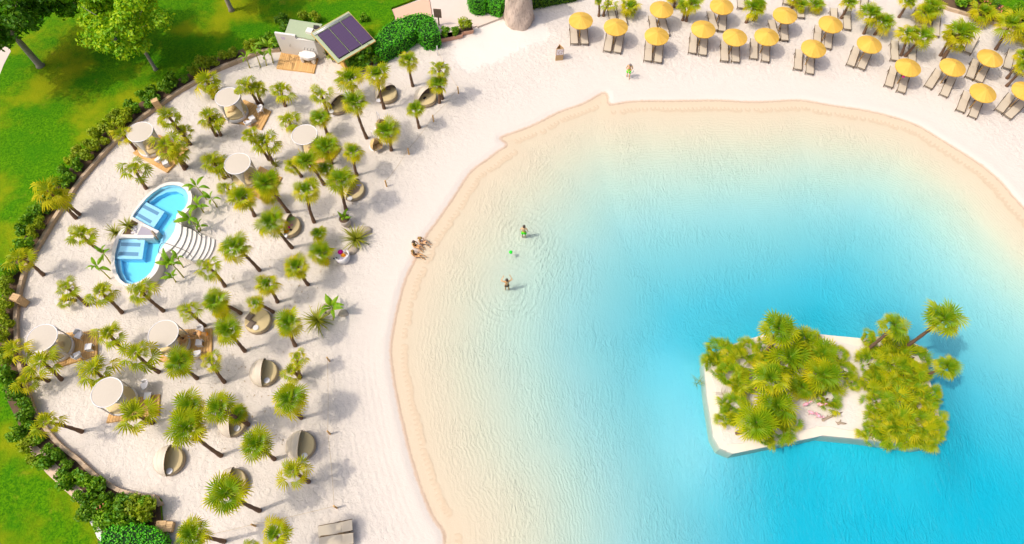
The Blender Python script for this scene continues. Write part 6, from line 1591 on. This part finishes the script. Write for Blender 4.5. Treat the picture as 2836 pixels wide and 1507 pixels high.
# flower bed on the right
for i in range(26):
    t_ = i / 25; q = BEDR[1].lerp(BEDR[-2], t_); x, y = q.x + R.uniform(0, 1.5) + .6, q.y + R.uniform(.6, 2.6)
    shrub(x, y, .18, R.uniform(.6, .95), R.random() < .5, 'low shrub in the flower bed in the upper right corner', 'low shrubs in the upper right flower bed')
for i in range(60):
    t_ = R.random(); q = BEDR[1].lerp(BEDR[-2], t_); x, y = q.x + R.uniform(0.3, 1.5), q.y + R.uniform(.4, 2.0); mb = MB(); mb.lathe([(0, .07), (.07, .03), (.05, -.03), (0, -.05)], 6); o = mb.build('flower', M['blossom'], None, True, (x, y, R.uniform(.7, 1.0))); tag(o, 'orange pink flower in the upper right flower bed', 'flower', 'orange pink flowers in the upper right bed')
p = at('E', 1600, 40, 1.0); shrub(p.x - 1, p.y + 1, .18, 1.4, 0, 'dark rounded shrub at the top of the flower bed', None); p = at('E', 1500, 10, .8); shrub(p.x, p.y + .5, .18, 1.3, 0, 'dark green shrub at the far end of the flower bed', None)

# deciduous trees
def tree(label, base_px, crown_px, rx, rz_, tz, seed, mats, n=5200, size=.30, tr=.17):
    b = gp(base_px, LZ); h = tz; c = gp(crown_px, LZ + h); off = c.xy - b.xy
    r = thing('tree', label, 'tree', (b.x, b.y, LZ - .05)); top = Vector((off.x, off.y, h))
    mb = MB(); tp = Vector((off.x * .5, off.y * .5, h * .75))
    mb.tube([(0, 0, 0), (off.x * .05, off.y * .05, .25), tp * .5, tp], [tr * 1.6, tr * 1.1, tr * .95, tr * .6], 10)
    r_ = random.Random(seed)
    for i in range(9):
        a = 2 * pi * i / 9 + r_.uniform(-.3, .3); s0 = tp * r_.uniform(.62, 1.0); e = Vector((top.x + rx * .6 * cos(a), top.y + rx * .6 * sin(a), top.z + rz_ * r_.uniform(-.3, .5)))
        mb.tube([s0, s0.lerp(e, .5) + Vector((0, 0, .2)), e], [tr * .4, tr * .25, tr * .08], 5)
    mb.build('trunk', M['bark'], r, True)
    me = leafy(seed, n, rx, rx, rz_, size, mats, 'crown', .5, top.z, 60); o = put(me, 'crown', r, (top.x, top.y, 0)); return r
def above(base_px, h, dx=0.0, dy=0.0):
    b = gp(base_px, LZ); v = Vector((b.x + dx, b.y + dy, LZ + h - CAMH)); Yc = v.y * CA + v.z * SA; dep = v.y * SA - v.z * CA
    return (1418 + FPX * v.x / dep, 753.5 - FPX * Yc / dep)
for bq, h, dx, dy, rx, rz_, seed, mt, n_, sz_, tr_, lab in (
    (px('A', 300, 490), 7.0, .3, -.5, 5.5, 3.3, 101, 'leaf_tree_dark', 12000, .34, .27, 'dark green broadleaf tree with a thick leaning trunk in the upper left corner'),
    (px('A', 1158, 517), 6.2, .0, .2, 4.3, 3.1, 102, 'leaf_tree', 11000, .28, .15, 'bright green broadleaf tree with a slim pale trunk on the lawn'),
    (px('A', 1722, 78), 7.2, 0, 0, 3.8, 2.4, 103, 'leaf_tree', 4500, .32, .2, 'tree at the top edge of the lawn, only its pale trunk in view'),
    (px('A', 850, 300), 6.4, 0, 0, 3.6, 2.8, 104, 'leaf_tree_dark', 5000, .34, .2, 'dark tree at the top edge behind the bright green one')):
    tree(lab, bq, above(bq, h, dx, dy), rx, rz_, h, seed, M[mt], n_, sz_, tr_)

# ------------------------------------------------------------------ banana plants, strap-leaf plants, pot
def banana_leaf(seed):
    r_ = random.Random(seed); mb = MB(); tip = []; n = 7; prof = [0.02, .10, .15, .16, .14, .09, .01]; vs = []; fs = []
    for i in range(n):
        t = i / (n - 1); x = .12 + .95 * t; z = .30 * sin(t * 2.4) - .35 * t * t
        for s_, dz in ((1, -.05), (0, .0), (-1, -.05)):
            vs.append((x + (r_.uniform(-.03, .03) if s_ else 0), prof[i] * s_, z + (dz if s_ else 0))); tip.append(.9 if s_ else .2)
    for i in range(n - 1):
        for k in range(2): a = i * 3 + k; fs.append((a, a + 1, a + 4, a + 3))
    mb.add(vs, fs); mb.add([(0, .012, 0), (0, -.012, 0), (.16, -.01, .04), (.16, .01, .04)], [(0, 1, 2, 3)]); tip += [.6] * 4
    me = mb.build('leaf', M['banana'], None, False, link=False); set_tip(me, tip); return me
BAN = [banana_leaf(i) for i in range(3)]
M['ban_stem'] = simple('banana_stem', (.42, .40, .08), .8, .2, 6)
def banana(q, h, n, s, label, lean=(0, 0), z0=0.0, top=None):
    p = at(*q, z0); r = thing('banana_plant', label, 'banana plant', (p.x, p.y, z0 - .02), 0, None); t_ = Vector((lean[0], lean[1], h))
    if top is not None: w_ = at(*top, h + z0); t_ = Vector((w_.x - p.x, w_.y - p.y, h))
    mb = MB(); mb.tube([(0, 0, 0), t_ * .5 + Vector((.02, .02, 0)), t_], [.055, .045, .03], 7); mb.build('stem', M['ban_stem'], r, True)
    for i in range(n): put(R.choice(BAN), 'leaf', r, t_ * (.86 + .14 * i / n), (R.uniform(-.5, .5), -radians(R.uniform(5, 65)), i * 2.4 + R.uniform(-.3, .3)), s * R.uniform(.75, 1.15))
for q, h, n, s, top, lab in ((('P', 1165, 270), 1.9, 5, .95, ('P', 1030, 100), 'banana plant with a long leaning stem above the pool steps'), (('P', 1290, 360), 1.3, 5, .85, ('P', 1215, 250), 'slim banana plant behind the plunge pool'), (('P', 1130, 420), 1.2, 7, .95, ('P', 1060, 330), 'banana plant with upright leaves beside the raised pool wall'),
                             (('P', 1075, 650), 1.7, 6, 1.0, ('P', 965, 490), 'banana plant leaning over the upper handrail'), (('P', 1090, 640), .7, 5, .7, ('P', 1075, 570), 'small banana shoot at the top of the curved steps'), (('P', 895, 1195), 1.9, 7, 1.05, ('P', 740, 1020), 'broad banana plant below the curved steps'), (('P', 800, 1250), .9, 5, .8, ('P', 760, 1190), 'low banana shoot under the pool wall'), (('P', 890, 1075), 1.2, 3, .8, ('P', 810, 960), 'thin banana shoot beside the lower handrail'),
                             (('G', 820, 1000), 1.8, 6, .9, ('G', 710, 900), 'banana plant left of the lower pool basin'), (('G', 825, 890), 1.6, 4, .8, ('G', 760, 800), 'banana plant touching the palm left of the pool'),
                             (('B', 515, 505), 1.3, 5, .8, ('B', 480, 420), 'left of the banana plants beside the hut deck'), (('B', 595, 500), 1.7, 6, .9, ('B', 555, 390), 'middle banana plant beside the hut deck'), (('B', 640, 490), 1.0, 5, .8, ('B', 620, 410), 'short banana plant beside the hut deck'), (('B', 690, 470), 2.2, 5, 1.15, ('B', 655, 345), 'tallest banana plant beside the stepped hut wall'),
                             (('J', 1660, 300), .9, 8, 1.15, ('J', 1650, 175), 'spreading banana plant above the lower strap-leaf plant')):
    banana(q, h, n, s, lab, top=top)
p = at('X', 560, 470); r = thing('potted_plant', 'tall tapered grey pot with a banana plant and dark soil', 'potted plant', (p.x - .05, p.y + .2, 0)); mb = MB(); mb.lathe([(0, .02), (.30, .02), (.42, .45), (.47, .95), (.43, .96), (.41, .88), (.0, .88)], 28); mb.build('pot', M['pot'], r, True)
mb = MB(); mb.lathe([(.41, .89), (0, .92)], 20); mb.build('soil', M['soil'], r)
for i in range(7): put(R.choice(BAN), 'leaf', r, (R.uniform(-.15, .15), R.uniform(-.15, .15), .9), (R.uniform(-.4, .4), -radians(R.uniform(15, 75)), i * 2.4), R.uniform(.5, .85))
def strap_leaf(seed):
    r_ = random.Random(seed); vs = []; tip = []; fs = []; n = 6; dr = r_.uniform(.2, .7)
    for i in range(n):
        t = i / (n - 1); w_ = .035 * (1 - t ** 2.5) + .003
        for s_ in (1, -1): vs.append((t, w_ * s_, .05 * sin(3 * t) - dr * t * t * .6)); tip.append(t)
    for i in range(n - 1): a = i * 2; fs.append((a, a + 1, a + 3, a + 2))
    mb = MB(); mb.add(vs, fs); me = mb.build('leaf', M['yucca'], None, False, link=False); set_tip(me, tip); return me
STR = [strap_leaf(i) for i in range(4)]
def strap(q, z, dm, n, label, z0=0.0):
    p = at(*q, z); s = dm; r = thing('strap_leaf_plant', label, 'plant', (p.x, p.y, z0)); mb = MB(); mb.lathe([(0, 0), (.14, 0), (.10, .22), (0, .25)], 8); mb.build('stem', M['trunk'], r)
    for i in range(n): put(R.choice(STR), 'leaf', r, (0, 0, .15), (R.uniform(-.3, .3), -radians(78 - 70 * (i / n)), i * 2.4 + R.uniform(-.2, .2)), s * R.uniform(.7, 1.1))
strap(('X', 720, 680), .5, 1.35, 70, 'spiky strap-leaf plant beside the large boulder'); strap(('J', 1500, 300), .5, 1.35, 70, 'spiky strap-leaf plant nearest the open sand below the egg chairs side')
strap(('G', 840, 640), .6, .95, 44, 'spiky plant on the sand left of the pool planter'); strap(('P', 235, 580), 1.2, .85, 44, 'spiky dark plant growing in the pool planter', .98)
strap(('B', 705, 1225), .2, .7, 26, 'small spiky plant at the foot of the wide open palm'); strap(('H', 385, 560), .2, .0001, 1, 'tiny spiky sprout right of the plunge pool') if False else None

for i in range(22):
    put(R.choice(STR), 'leaf', REEDS_AT, (R.uniform(-.15, .15), R.uniform(-.25, .25), .85), (R.uniform(-.3, .3), -radians(R.uniform(15, 80)), R.uniform(0, 6.28)), R.uniform(.35, .6))

mb = MB()
for i in range(420):
    q = px('B', R.uniform(0, 1300), R.uniform(600, 3400)); p = gp(q)
    if shore_dist(np.array([p.x]), np.array([p.y]))[0] > -6 or poly_sd(np.array([(w_.x, w_.y) for w_ in WALLS] + [(10, 8), (10, 45)]), np.array([p.x]), np.array([p.y]))[0] > 0: continue
    a = R.uniform(0, 6.28); l = R.uniform(.04, .12); d = Vector((cos(a), sin(a), 0)) * l; n_ = Vector((-sin(a), cos(a), 0)) * l * .25; z = R.uniform(.03, .05)
    mb.add([p - d + Vector((0, 0, z)), p + n_ + Vector((0, 0, z + .01)), p + d + Vector((0, 0, z)), p - n_ + Vector((0, 0, z + .01))], [(0, 3, 2, 1)])
kind(mb.build('leaf_litter', simple('dry_leaf_bits', (.36, .25, .13), .95, .3, 8)), 'stuff')
